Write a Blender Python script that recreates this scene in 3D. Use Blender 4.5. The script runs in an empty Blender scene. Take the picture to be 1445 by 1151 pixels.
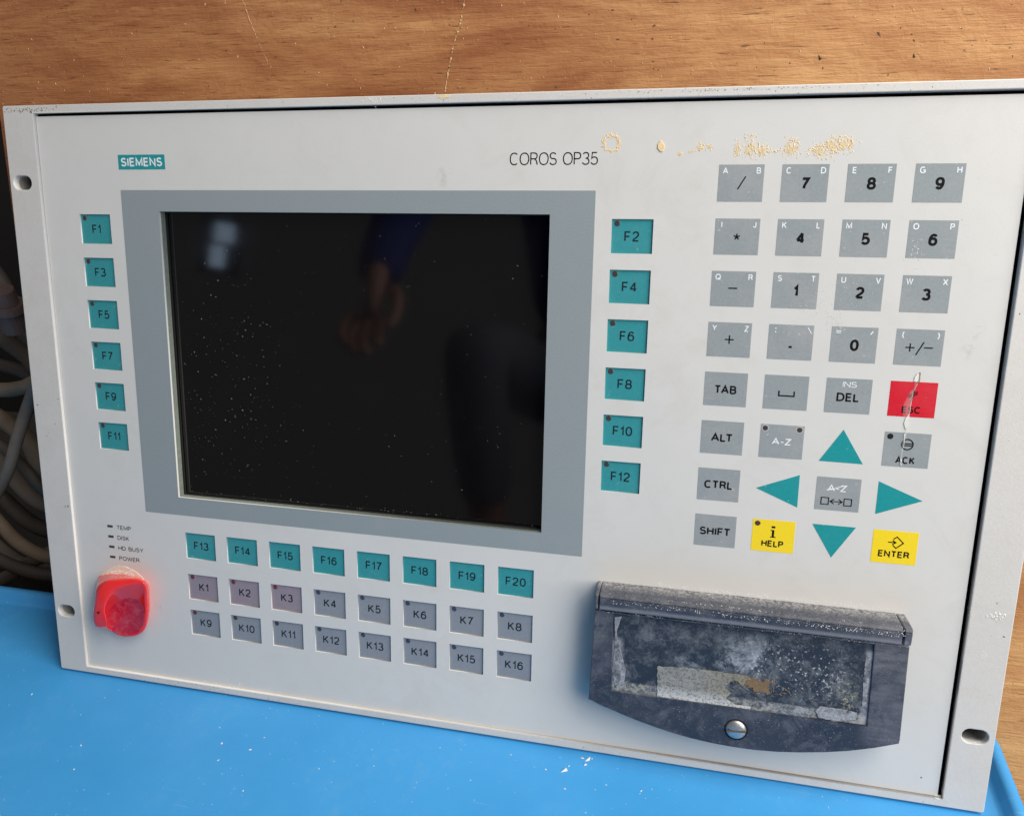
import bpy, bmesh, math, random
from mathutils import Vector, Matrix, noise
random.seed(7)
S = 0.001
sc = bpy.context.scene
COL = sc.collection
R_ = math.radians
TH = R_(16)                                   # lean of the panel

# ------------------------------------------------------------------ camera (solved from the panel's geometry)
def p2w(x, y, z):                             # panel mm -> world mm
    return Vector((x, y*math.sin(TH) - z*math.cos(TH), y*math.cos(TH) + z*math.sin(TH) + 1.2))
RC = [Vector((0.97470591, 0.01836646, -0.2227354)), Vector((0.06145261, -0.98022685, 0.1880928)), Vector((-0.21487662, -0.19702283, -0.95656157))]
CP = Vector((341.0055, 240.1823, 342.9759)); FPX = 1090.633
def d2w(v): return p2w(*v) - p2w(0, 0, 0)
cd = bpy.data.cameras.new('camera'); cam = bpy.data.objects.new('camera', cd); COL.objects.link(cam); sc.camera = cam
ax, ay, az = d2w(RC[0]), -d2w(RC[1]), -d2w(RC[2])
M = Matrix((ax, ay, az)).transposed().to_4x4(); M.translation = p2w(*CP)*S
cam.matrix_world = M
cd.sensor_width = 36; cd.lens = 36*FPX/1445; cd.clip_start = 0.01; cd.clip_end = 60
def ray(u, v):
    a, b = (u-722.5)/FPX, (v-575.5)/FPX
    return RC[0]*a + RC[1]*b + RC[2]
def onz(u, v, z=0.0):                         # pixel -> panel mm at height z above the membrane
    d = ray(u, v); t = (z-CP.z)/d.z; q = CP + d*t
    return q.x, q.y
def at(u, v, Y):                              # pixel -> world mm at depth Y
    d = d2w(ray(u, v)); c = p2w(*CP); t = (Y-c.y)/d.y
    return c + d*t
def onfloor(u, v, z=0.0):
    d = d2w(ray(u, v)); c = p2w(*CP); t = (z-c.z)/d.z
    return c + d*t

# ------------------------------------------------------------------ world and light: a dim shed, daylight through a wide opening on the right
w = bpy.data.worlds.new('World'); sc.world = w; w.use_nodes = True
w.node_tree.nodes['Background'].inputs[0].default_value = (0.97, 0.97, 1.0, 1)
w.node_tree.nodes['Background'].inputs[1].default_value = 0.12
def area(name, loc, target, sx, sy, power, col):
    l = bpy.data.lights.new(name, 'AREA'); l.shape = 'RECTANGLE'; l.size = sx; l.size_y = sy; l.energy = power; l.color = col
    o = bpy.data.objects.new(name, l); COL.objects.link(o); o.location = loc
    o.rotation_euler = (Vector(target)-Vector(loc)).to_track_quat('-Z', 'Y').to_euler(); return o
area('doorway_daylight', (1.30, -0.54, 0.74), (0.30, 0.0, 0.08), 1.0, 1.0, 17.8, (1.0, 0.955, 0.885))
area('roof_daylight', (0.82, -0.13, 1.15), (0.35, 0.0, 0.0), 0.7, 0.6, 9.5, (1.0, 0.97, 0.93))
sc.view_settings.view_transform = 'Standard'; sc.view_settings.look = 'None'
sc.cycles.caustics_reflective = False
sc.view_settings.exposure = 0.17; sc.view_settings.gamma = 1

# ------------------------------------------------------------------ material helpers
class NT:
    def __init__(s, name):
        s.m = bpy.data.materials.new(name); s.m.use_nodes = True; s.t = s.m.node_tree; s.n = s.t.nodes; s.l = s.t.links
        s.b = s.n['Principled BSDF']
    def add(s, typ, **kw):
        n = s.n.new(typ)
        for k, v in kw.items(): setattr(n, k, v)
        return n
    def link(s, a, b): s.l.new(a, b)
    def coord(s, scale=(1, 1, 1), rot=(0, 0, 0), loc=(0, 0, 0)):
        tc = s.add('ShaderNodeTexCoord'); mp = s.add('ShaderNodeMapping'); s.link(tc.outputs['Object'], mp.inputs[0])
        mp.inputs['Scale'].default_value = scale; mp.inputs['Rotation'].default_value = rot; mp.inputs['Location'].default_value = loc
        return mp.outputs[0]
    def noise(s, vec, scale, detail=6, rough=0.6, dist=0.0):
        n = s.add('ShaderNodeTexNoise'); s.link(vec, n.inputs['Vector']); n.inputs['Scale'].default_value = scale
        n.inputs['Detail'].default_value = detail; n.inputs['Roughness'].default_value = rough; n.inputs['Distortion'].default_value = dist
        return n.outputs['Fac']
    def ramp(s, fac, stops):
        r = s.add('ShaderNodeValToRGB'); s.link(fac, r.inputs[0]); e = r.color_ramp.elements
        while len(e) < len(stops): e.new(0.5)
        for i, (p, c) in enumerate(stops):
            e[i].position = p; e[i].color = (c, c, c, 1) if isinstance(c, (int, float)) else (*c, 1)
        return r.outputs[0]
    def mix(s, fac, a, b, mode='MIX'):
        n = s.add('ShaderNodeMix', data_type='RGBA', blend_type=mode)
        for sock, v in ((n.inputs['Factor'], fac), (n.inputs[6], a), (n.inputs[7], b)):
            if hasattr(v, 'is_linked') or hasattr(v, 'links'): s.link(v, sock)
            elif isinstance(v, (int, float)) and sock.type == 'VALUE': sock.default_value = v
            else: sock.default_value = (v, v, v, 1) if isinstance(v, (int, float)) else (*v, 1)
        return n.outputs[2]
    def math(s, op, a, b=0.0, clamp=False):
        n = s.add('ShaderNodeMath', operation=op, use_clamp=clamp)
        for sock, v in zip(n.inputs, (a, b)):
            if isinstance(v, (int, float)): sock.default_value = v
            else: s.link(v, sock)
        return n.outputs[0]
    def bump(s, h, strength=0.2, dist=0.0005):
        b = s.add('ShaderNodeBump'); s.link(h, b.inputs['Height']); b.inputs['Strength'].default_value = strength
        b.inputs['Distance'].default_value = dist
        s.link(b.outputs[0], s.b.inputs['Normal'])
    def out(s, col=None, rough=None, spec=0.5, metal=0.0):
        for sock, v in ((s.b.inputs['Base Color'], col), (s.b.inputs['Roughness'], rough)):
            if v is None: continue
            if hasattr(v, 'links'): s.link(v, sock)
            elif isinstance(v, (int, float)): sock.default_value = v if sock.type == 'VALUE' else (v, v, v, 1)
            else: sock.default_value = (*v, 1)
        s.b.inputs['Specular IOR Level'].default_value = spec; s.b.inputs['Metallic'].default_value = metal
        return s.m
    def box(s, x0, x1, y0, y1, soft=1.0, jitter=None, amp=0.0):   # soft rectangle mask in object mm
        tc = s.add('ShaderNodeTexCoord'); sp = s.add('ShaderNodeSeparateXYZ'); s.link(tc.outputs['Object'], sp.inputs[0])
        x, y = sp.outputs[0], sp.outputs[1]
        if jitter is not None:
            j = s.math('MULTIPLY', s.math('SUBTRACT', jitter, 0.5), amp*S); x = s.math('ADD', x, j); y = s.math('ADD', y, j)
        f = None
        for v, lo, hi in ((x, x0, x1), (y, y0, y1)):
            a = s.math('DIVIDE', s.math('SUBTRACT', v, lo*S), soft*S, True); b = s.math('DIVIDE', s.math('SUBTRACT', hi*S, v), soft*S, True)
            g = s.math('MULTIPLY', a, b); f = g if f is None else s.math('MULTIPLY', f, g)
        return f

def paint(name, col, rough=0.4, dirt=0.10, dirtcol=(0.30, 0.25, 0.19), bump=0.05, grain=900, specks=0.0, spec=0.5):
    m = NT(name); v = m.coord()
    big = m.noise(v, 9, 5, 0.6); fine = m.noise(v, grain, 3, 0.6); mid = m.noise(v, 60, 5, 0.7, 0.3)
    d = m.math('MULTIPLY', m.ramp(m.math('MULTIPLY', big, mid), [(0.22, 0), (0.5, 1)]), dirt)
    c = m.mix(d, col, dirtcol)
    c = m.mix(0.06, c, m.ramp(fine, [(0.3, 0.0), (0.7, 1.0)]), 'OVERLAY')
    if specks:
        s = m.noise(v, 420, 2, 0.5); c = m.mix(m.ramp(s, [(0.70, 0), (0.76, specks)]), c, (0.75, 0.74, 0.70))
    r = m.math('ADD', m.math('MULTIPLY', mid, 0.25), rough-0.12)
    m.bump(fine, bump, 0.0003)
    return m.out(c, r, spec)

def wood_mat():
    m = NT('varnished plywood'); tilt = (0, 0, R_(-1.5))
    v = m.coord((1, 1, 1), tilt)
    warp = m.noise(v, 4, 3, 0.5)
    vg = m.coord((7, 48, 7), tilt); vf = m.coord((48, 460, 48), tilt); vp = m.coord((70, 900, 70), tilt); vb = m.coord((5, 16, 5), tilt)
    g = m.noise(vg, 1.6, 6, 0.72, 0.9); f = m.noise(vf, 1.3, 5, 0.7, 0.6); p = m.noise(vp, 0.9, 3, 0.6, 0.2); b = m.noise(vb, 1.3, 4, 0.6, 1.2)
    tc = m.add('ShaderNodeTexCoord'); sp = m.add('ShaderNodeSeparateXYZ'); m.link(tc.outputs['Object'], sp.inputs[0])
    xr = m.math('ADD', m.math('MULTIPLY', sp.outputs[0], 2.1), m.math('MULTIPLY', m.math('SUBTRACT', b, 0.5), 1.5))   # redder and darker left, golden right: own colour plus painted light falloff
    xr = m.math('SUBTRACT', xr, 0.12, True)
    base = m.mix(xr, (0.35, 0.138, 0.056), (0.57, 0.295, 0.125))
    lite = m.mix(xr, (0.46, 0.205, 0.080), (0.72, 0.42, 0.185))
    dark = m.mix(xr, (0.225, 0.068, 0.028), (0.42, 0.175, 0.065))
    c = m.mix(m.ramp(g, [(0.36, 0), (0.64, 1)]), base, lite)
    c = m.mix(m.ramp(f, [(0.30, 0.6), (0.52, 0)]), c, dark)
    c = m.mix(m.ramp(b, [(0.36, 0.70), (0.62, 0)]), c, dark)
    lb = m.noise(m.coord((3, 9, 3), tilt, (2, 5, 1)), 2.0, 5, 0.65, 1.5); c = m.mix(m.ramp(lb, [(0.50, 0), (0.68, 0.6)]), c, lite)
    c = m.mix(m.ramp(p, [(0.31, 0.7), (0.37, 0)]), c, (0.09, 0.032, 0.014))
    sc_ = m.noise(m.coord((1, 1, 1)), 260, 3, 0.7, 0.5)
    c = m.mix(m.ramp(sc_, [(0.69, 0), (0.76, 0.4)]), c, (0.55, 0.40, 0.27))
    h = m.math('ADD', m.math('MULTIPLY', p, 0.8), m.math('ADD', f, m.math('MULTIPLY', sc_, 0.9)))
    m.bump(h, 0.34, 0.0011)
    return m.out(c, m.math('ADD', m.math('MULTIPLY', f, 0.3), 0.42), 0.25)

def tray_mat():
    m = NT('blue plastic'); v = m.coord()
    a = m.noise(v, 14, 5, 0.6, 0.4); b = m.noise(v, 130, 4, 0.7); s = m.noise(v, 500, 2, 0.5)
    c = m.mix(m.ramp(a, [(0.35, 0), (0.65, 1)]), (0.046, 0.305, 0.66), (0.055, 0.330, 0.70))
    c = m.mix(m.ramp(m.math('MULTIPLY', a, b), [(0.30, 0), (0.5, 0.14)]), c, (0.25, 0.42, 0.60))
    c = m.mix(m.ramp(s, [(0.72, 0), (0.76, 0.7)]), c, (0.6, 0.66, 0.68))
    vs = m.coord((30, 900, 30), (0, 0, R_(25))); sr = m.noise(vs, 1, 2, 0.5)
    c = m.mix(m.ramp(sr, [(0.72, 0), (0.78, 0.35)]), c, (0.35, 0.55, 0.75))
    m.bump(m.math('ADD', b, m.math('MULTIPLY', s, 0.4)), 0.12, 0.0006)
    return m.out(c, m.math('ADD', m.math('MULTIPLY', b, 0.2), 0.30), 0.5)

def cover_mat():                              # scuffed dark navy plastic with chalky dust
    m = NT('scuffed navy plastic'); v = m.coord()
    n1 = m.noise(v, 45, 7, 0.75, 0.6); n2 = m.noise(v, 700, 5, 0.8, 0.1); n3 = m.noise(v, 1800, 2, 0.6)
    vs = m.coord((60, 300, 60), (0, 0, R_(-4))); st = m.noise(vs, 1.2, 4, 0.7)
    c = m.mix(m.ramp(n1, [(0.35, 0), (0.7, 1)]), (0.020, 0.030, 0.052), (0.040, 0.046, 0.066))
    zone = m.box(300, 446, 60, 92, 26)
    zr = m.box(424, 446, 30, 92, 5)
    zl = m.box(300, 318, 44, 92, 7)
    zz = m.math('ADD', m.math('ADD', m.math('MULTIPLY', zone, 0.8), m.math('MULTIPLY', zr, 0.55)), m.math('MULTIPLY', zl, 0.35), True)
    haze = m.math('MULTIPLY', m.ramp(m.math('ADD', m.math('MULTIPLY', n1, 0.5), m.math('MULTIPLY', st, 0.5)), [(0.40, 0.15), (0.62, 0.75)]), zz)
    c = m.mix(haze, c, (0.24, 0.235, 0.275))
    sw = m.noise(m.coord((1, 1, 1), (0, 0, 0.5)), 75, 8, 0.82, 0.5); c = m.mix(m.ramp(sw, [(0.48, 0), (0.68, 0.42)]), c, (0.21, 0.21, 0.235))
    bot = m.box(308, 440, 81, 84.2, 1.2, n1, 1.5); c = m.mix(m.math('MULTIPLY', bot, 0.45), c, (0.30, 0.30, 0.33))
    tops = m.box(300, 446, 87.2, 95, 1.2, n1, 1.0)
    gr = m.math('MULTIPLY', m.ramp(n2, [(0.40, 0.05), (0.62, 0.75)]), tops)
    tz = m.add('ShaderNodeTexCoord'); sz = m.add('ShaderNodeSeparateXYZ'); m.link(tz.outputs['Object'], sz.inputs[0])
    rear = m.math('ADD', 0.20, m.math('MULTIPLY', m.math('DIVIDE', m.math('SUBTRACT', 0.0095, sz.outputs[2]), 0.006, True), 1.0))
    gr = m.math('MULTIPLY', m.math('MULTIPLY', gr, rear), m.math('ADD', 0.45, m.math('MULTIPLY', m.ramp(n3, [(0.4, 0), (0.6, 1)]), 0.8)))
    c = m.mix(gr, c, (0.46, 0.44, 0.42))
    c = m.mix(m.ramp(n3, [(0.66, 0), (0.74, 0.45)]), c, (0.5, 0.5, 0.52))
    m.bump(m.math('ADD', n2, n3), 0.25, 0.0004)
    return m.out(c, m.math('ADD', m.math('MULTIPLY', n2, 0.3), 0.34), 0.4)

def inset_mat():                              # the flat recess: bare border with worn white glue, dark patch within
    m = NT('worn label recess'); v = m.coord()
    n1 = m.noise(v, 60, 8, 0.85, 0.5); n2 = m.noise(v, 420, 5, 0.8, 0.4); n3 = m.noise(v, 760, 2, 0.6)
    c = m.mix(n1, (0.013, 0.020, 0.034), (0.030, 0.038, 0.058))
    inner = m.box(322.6, 424.2, 45.3, 79.3, 0.5, n2, 1.2)
    border = m.math('SUBTRACT', 1.0, inner)
    wl = m.math('MULTIPLY', m.math('ADD', m.box(315, 322, 44, 68, 3), m.box(424, 428.5, 40, 76, 1.5), True), m.ramp(n1, [(0.42, 0.15), (0.58, 0.9)]))
    c = m.mix(m.math('MULTIPLY', border, wl), c, (0.40, 0.41, 0.46))
    bt = m.math('MULTIPLY', m.math('MULTIPLY', border, m.box(316, 428, 38, 46, 1.5)), m.ramp(n2, [(0.42, 0.1), (0.6, 0.8)]))
    c = m.mix(bt, c, (0.42, 0.42, 0.41))
    yl = m.math('MULTIPLY', m.math('ADD', m.box(322, 337, 41, 46.5, 1.5), m.box(414, 424.5, 45, 61, 4), True), m.ramp(n2, [(0.52, 0), (0.58, 0.9)]))
    c = m.mix(yl, c, (0.36, 0.34, 0.22))
    sm = m.math('MULTIPLY', m.box(362, 392, 54, 78, 8, n1, 18), m.ramp(n1, [(0.44, 0.0), (0.60, 1)]))
    sm2 = m.math('MULTIPLY', m.box(330, 352, 66, 76, 5, n1, 16), m.ramp(n1, [(0.48, 0), (0.6, 0.55)]))
    sm3 = m.math('MULTIPLY', m.box(344, 368, 56, 66, 4, n1, 22), m.ramp(n1, [(0.48, 0), (0.6, 0.55)]))
    c = m.mix(m.math('ADD', sm, m.math('ADD', sm2, sm3), True), c, (0.34, 0.38, 0.43))
    fl = m.noise(v, 90, 8, 0.85, 0.3); c = m.mix(m.ramp(fl, [(0.47, 0), (0.66, 0.55)]), c, (0.25, 0.265, 0.285))
    sp = m.math('MULTIPLY', m.ramp(n3, [(0.60, 0), (0.68, 0.8)]), m.box(364, 424, 44, 80, 14))
    c = m.mix(sp, c, (0.5, 0.52, 0.55))
    m.bump(m.math('ADD', n2, n3), 0.3, 0.0004)
    return m.out(c, m.math('ADD', m.math('MULTIPLY', n2, 0.3), 0.30), 0.4)

def sticker_mat():
    m = NT('rubbed silver sticker'); v = m.coord()
    n1 = m.noise(v, 160, 7, 0.8, 0.8); n2 = m.noise(v, 900, 4, 0.8)
    tc = m.add('ShaderNodeTexCoord'); sp = m.add('ShaderNodeSeparateXYZ'); m.link(tc.outputs['Object'], sp.inputs[0])
    xr = m.math('ADD', m.math('MULTIPLY', m.math('SUBTRACT', sp.outputs[0], 0.352), 28.0), m.math('SUBTRACT', n1, 0.5), True)
    yr = m.math('MULTIPLY', m.math('SUBTRACT', 0.047, sp.outputs[1]), 160.0, True)
    c = m.mix(n1, (0.16, 0.16, 0.155), (0.40, 0.39, 0.37))
    c = m.mix(xr, c, (0.24, 0.20, 0.11))
    c = m.mix(yr, c, (0.60, 0.60, 0.60))
    c = m.mix(m.ramp(n2, [(0.38, 0.75), (0.52, 0)]), c, (0.06, 0.06, 0.05))
    m.bump(n2, 0.5, 0.0004)
    return m.out(c, 0.45, 0.5)

def blob_mat():
    m = NT('chalky grey glue'); v = m.coord(); n1 = m.noise(v, 140, 7, 0.8, 0.5); n2 = m.noise(v, 700, 4, 0.7)
    c = m.mix(m.ramp(n1, [(0.36, 0), (0.60, 1)]), (0.06, 0.07, 0.09), (0.38, 0.39, 0.42))
    c = m.mix(m.ramp(n2, [(0.30, 0.6), (0.5, 0)]), c, (0.03, 0.035, 0.045))
    m.bump(m.math('ADD', n1, n2), 0.6, 0.0006); return m.out(c, 0.5, 0.4)

def knob_mat(name, col, chalk):
    m = NT(name); v = m.coord(); n = m.noise(v, 260, 5, 0.75, 0.4); n3 = m.noise(v, 900, 2, 0.6)
    c = m.mix(m.ramp(n, [(0.45, 0), (0.75, chalk)]), col, (0.85, 0.45, 0.45))
    c = m.mix(m.ramp(n3, [(0.68, 0), (0.74, chalk)]), c, (0.9, 0.8, 0.78))
    m.bump(n, 0.08 + chalk*0.3, 0.0004)
    m.b.inputs['Coat Weight'].default_value = 0.7 if chalk < .2 else 0.1; m.b.inputs['Coat Roughness'].default_value = 0.08
    m.b.inputs['Subsurface Weight'].default_value = 0.0; m.b.inputs['Subsurface Radius'].default_value = (0.004, 0.001, 0.001); m.b.inputs['Subsurface Scale'].default_value = 1.0
    return m.out(c, 0.24 + chalk*0.5, 0.5)

def flat(name, col, rough=0.5, spec=0.5, metal=0.0, var=0.12, scale=200):
    m = NT(name); n = m.noise(m.coord(), scale, 4, 0.6)
    c = m.mix(n, tuple(x*(1-var) for x in col), tuple(min(1, x*(1+var)) for x in col))
    return m.out(c, rough, spec, metal)

def membrane_mat():
    m = NT('off-white membrane foil'); v = m.coord()
    big = m.noise(v, 7, 4, 0.55); mid = m.noise(v, 38, 5, 0.7, 0.8); fine = m.noise(v, 1500, 2, 0.5)
    c = m.mix(m.ramp(big, [(0.3, 0), (0.7, 1)]), (0.600, 0.596, 0.582), (0.635, 0.628, 0.610))
    c = m.mix(m.ramp(m.math('MULTIPLY', mid, big), [(0.28, 0), (0.42, 0.22)]), c, (0.46, 0.42, 0.36))
    gr = m.noise(v, 22, 7, 0.8, 2.0); c = m.mix(m.ramp(gr, [(0.52, 0), (0.72, 0.18)]), c, (0.50, 0.47, 0.42))
    rst = m.noise(v, 150, 4, 0.7, 0.5)
    sc1 = m.math('MULTIPLY', m.box(448, 458, 200, 218, 5, mid, 10), m.ramp(rst, [(0.5, 0), (0.62, 0.35)]))
    sc2 = m.math('MULTIPLY', m.box(63, 71, 41, 50, 4, mid, 8), m.ramp(rst, [(0.5, 0), (0.62, 0.4)]))
    sc3 = m.math('MULTIPLY', m.box(225, 243, 266, 280, 6, mid, 8), m.ramp(rst, [(0.52, 0), (0.64, 0.4)]))
    c = m.mix(m.math('ADD', sc1, m.math('ADD', sc2, sc3), True), c, (0.30, 0.27, 0.23))
    m.bump(m.math('ADD', m.math('MULTIPLY', big, 2.0), m.math('MULTIPLY', fine, 0.06)), 0.25, 0.002)
    return m.out(c, m.math('ADD', m.math('MULTIPLY', mid, 0.14), 0.34), 0.32)

MT = dict(
    foil=membrane_mat(),
    frame=paint('light grey powder coat', (0.60, 0.585, 0.565), 0.48, 0.26, (0.40, 0.32, 0.24), 0.20, 1500, 0.06),
    grey=paint('grey printed foil', (0.262, 0.300, 0.318), 0.34, 0.10, (0.42, 0.38, 0.35), 0.03, 1400, spec=0.45),
    keygrey=paint('grey key print', (0.272, 0.305, 0.322), 0.34, 0.55, (0.42, 0.39, 0.38), 0.06, 900, 0.35, spec=0.45),
    kgrey=paint('mid grey paper insert', (0.235, 0.255, 0.290), 0.36, 0.20, (0.34, 0.28, 0.30), 0.04, 900, spec=0.5),
    kredglow=paint('grey paper insert with painted red glow', (0.275, 0.225, 0.265), 0.36, 0.20, (0.34, 0.26, 0.28), 0.04, 900),  # the red knob's glow, painted into the grey insert colour
    teal=paint('teal key insert', (0.034, 0.262, 0.292), 0.36, 0.30, (0.14, 0.32, 0.34), 0.05, 900, 0.15, spec=0.45),
    tealprint=paint('teal key print', (0.012, 0.270, 0.290), 0.32, 0.14, (0.10, 0.34, 0.36), 0.05, 900, 0.12, spec=0.45),
    red=paint('red key print', (0.60, 0.012, 0.030), 0.28, 0.15, (0.7, 0.20, 0.18), 0.10, 700),
    yellow=paint('yellow key print', (0.86, 0.64, 0.018), 0.34, 0.10, (0.7, 0.55, 0.2), 0.05, 900),
    black=flat('black legend ink', (0.004, 0.004, 0.005), 0.5, 0.15),
    ink=flat('dark grey legend ink', (0.012, 0.022, 0.030), 0.5, 0.2),
    white=flat('white legend ink', (0.76, 0.79, 0.82), 0.45),
    led=flat('smoked lamp lens', (0.060, 0.042, 0.042), 0.30),
    ledk=flat('blue grey lamp lens', (0.045, 0.055, 0.085), 0.30),
    ledred=flat('dull red lamp lens', (0.14, 0.030, 0.040), 0.30),
    ledring=flat('pale lamp ring', (0.40, 0.43, 0.44), 0.4),
    dark=flat('dark rubber and painted shade', (0.012, 0.012, 0.012), 0.7, 0.2),
    gasket=flat('grey green gasket', (0.17, 0.19, 0.165), 0.4, var=0.4, scale=600),
    wood=wood_mat(), tray=tray_mat(), cover=cover_mat(), inset=inset_mat(), sticker=sticker_mat(),
    knob=knob_mat('glossy red plastic', (0.80, 0.020, 0.018), 0.04), knobface=knob_mat('dusty red plastic', (0.44, 0.010, 0.040), 0.22),
    steel=flat('dull zinc screw', (0.50, 0.50, 0.50), 0.38, 0.5, 0.85, 0.45, 900),
    chassis=flat('galvanised steel', (0.40, 0.40, 0.39), 0.5, 0.5, 0.3, 0.3, 60),
    glue=flat('dry yellow glue', (0.78, 0.60, 0.33), 0.55, 0.4, var=0.22, scale=700),
    gluepale=flat('pale crusted glue', (0.72, 0.66, 0.55), 0.7, 0.3, var=0.25, scale=500),
    tan=flat('tan paper scrap', (0.19, 0.125, 0.070), 0.7, 0.3, var=0.4, scale=500),
    blob=blob_mat(),
    dust=flat('white dust', (0.72, 0.71, 0.68), 0.8, 0.2),
    grime=flat('brown grime', (0.13, 0.085, 0.05), 0.8, 0.2),
    splinter=flat('pale bare wood', (0.56, 0.37, 0.21), 0.8, 0.2, var=0.3),
    darkwall=paint('near black wall', (0.012, 0.010, 0.009), 0.9, 0.3, (0.02, 0.015, 0.01)),  # even, very dark brown tone
    ground=paint('dark earth floor', (0.05, 0.042, 0.035), 0.95, 0.4, (0.02, 0.015, 0.01)),
    hose1=paint('dusty grey hose', (0.21, 0.170, 0.135), 0.65, 0.5, (0.10, 0.07, 0.05), 0.2, 300),
    hose2=paint('dusty brown hose', (0.24, 0.180, 0.125), 0.65, 0.5, (0.08, 0.05, 0.03), 0.2, 300),
    hose3=paint('dark rubber hose', (0.075, 0.062, 0.052), 0.6, 0.5, (0.09, 0.07, 0.05), 0.2, 300),
    pinkish=paint('faded pink plastic', (0.15, 0.10, 0.09), 0.5, 0.4, (0.10, 0.07, 0.06)),
)
def glass_mat():
    m = NT('black display glass'); v = m.coord(); n = m.noise(v, 30, 5, 0.7, 0.5)
    c = m.mix(n, (0.0022, 0.0020, 0.0022), (0.0045, 0.0038, 0.0040))
    return m.out(c, m.math('ADD', m.math('MULTIPLY', n, 0.04), 0.04), 0.52)
MT['screen'] = glass_mat()

# ------------------------------------------------------------------ object helpers
def tag(o, label=None, cat=None, group=None, kind=None):
    if label: o['label'] = label
    if cat: o['category'] = cat
    if group: o['group'] = group
    if kind: o['kind'] = kind
    return o
def link_mesh(name, me, mat, parent=None, smooth=False):
    if mat: me.materials.clear(); me.materials.append(MT[mat])
    if smooth:
        for p in me.polygons: p.use_smooth = True
    o = bpy.data.objects.new(name, me); COL.objects.link(o); o.parent = parent
    return o
def mesh(name, verts, faces):
    me = bpy.data.meshes.new(name); me.from_pydata([tuple(c*S for c in v) for v in verts], [], faces); me.update(); return me
def bm_obj(name, bm, mat, parent=None, smooth=False):
    me = bpy.data.meshes.new(name); bm.to_mesh(me); bm.free(); return link_mesh(name, me, mat, parent, smooth)
def eval_mesh(curve):
    o = bpy.data.objects.new('tmp', curve); COL.objects.link(o)
    bpy.context.view_layer.update()
    me = bpy.data.meshes.new_from_object(o.evaluated_get(bpy.context.evaluated_depsgraph_get()))
    bpy.data.objects.remove(o); return me
def plate(name, loops, z0, z1, mat, parent=None, bevel=0.0, smooth=False, res=1):
    """flat plate from closed 2D loops (first outer, others holes), between heights z0 and z1, in mm"""
    c = bpy.data.curves.new(name, 'CURVE'); c.dimensions = '2D'; c.fill_mode = 'BOTH'
    for lp in loops:
        sp = c.splines.new('POLY'); sp.points.add(len(lp)-1); sp.use_cyclic_u = True
        for i, (x, y) in enumerate(lp): sp.points[i].co = (x*S, y*S, 0, 1)
    c.extrude = max((z1-z0)/2*S - bevel*S, 0); c.bevel_depth = bevel*S; c.bevel_resolution = res; c.offset = -bevel*S
    me = eval_mesh(c); bpy.data.curves.remove(c)
    me.transform(Matrix.Translation((0, 0, (z0+z1)/2*S)))
    return link_mesh(name, me, mat, parent, smooth)
def rect(x0, x1, y0, y1): return [(x0, y0), (x1, y0), (x1, y1), (x0, y1)]
def rrect(x0, x1, y0, y1, r, n=5):
    o = []
    for cx, cy, a in ((x1-r, y0+r, -90), (x1-r, y1-r, 0), (x0+r, y1-r, 90), (x0+r, y0+r, 180)):
        for i in range(n+1):
            t = R_(a + 90*i/n); o.append((cx+r*math.cos(t), cy+r*math.sin(t)))
    return o
def circle(cx, cy, r, n=24, ry=None): return [(cx+r*math.cos(2*math.pi*i/n), cy+(ry or r)*math.sin(2*math.pi*i/n)) for i in range(n)]
def jag(pts, amp=0.3, step=0.8, seed=0):      # a ragged version of a closed outline
    o = []
    for i, a in enumerate(pts):
        b = pts[(i+1) % len(pts)]; L = math.hypot(b[0]-a[0], b[1]-a[1]); n = max(1, int(L/step))
        for k in range(n):
            x = a[0]+(b[0]-a[0])*k/n; y = a[1]+(b[1]-a[1])*k/n
            v = noise.noise_vector(Vector((x*0.9, y*0.9, seed)))
            o.append((x+v.x*amp*2, y+v.y*amp*2))
    return o
def box(name, x0, x1, y0, y1, z0, z1, mat, parent=None, bev=0.0):
    bm = bmesh.new(); bmesh.ops.create_cube(bm, size=1)
    for v in bm.verts: v.co = Vector(((x0+x1)/2+(x1-x0)*v.co.x, (y0+y1)/2+(y1-y0)*v.co.y, (z0+z1)/2+(z1-z0)*v.co.z))*S
    if bev: bmesh.ops.bevel(bm, geom=bm.edges[:], offset=bev*S, segments=2, affect='EDGES', profile=0.6)
    return bm_obj(name, bm, mat, parent)
def ell(cx, cy, rx, ry, a0, a1, n=12, e=2.25):
    o = []
    for i in range(n+1):
        t = R_(a0+(a1-a0)*i/n); c, q = math.cos(t), math.sin(t)
        o.append((cx+rx*math.copysign(abs(c)**(2/e), c), cy+ry*math.copysign(abs(q)**(2/e), q)))
    return o
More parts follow.
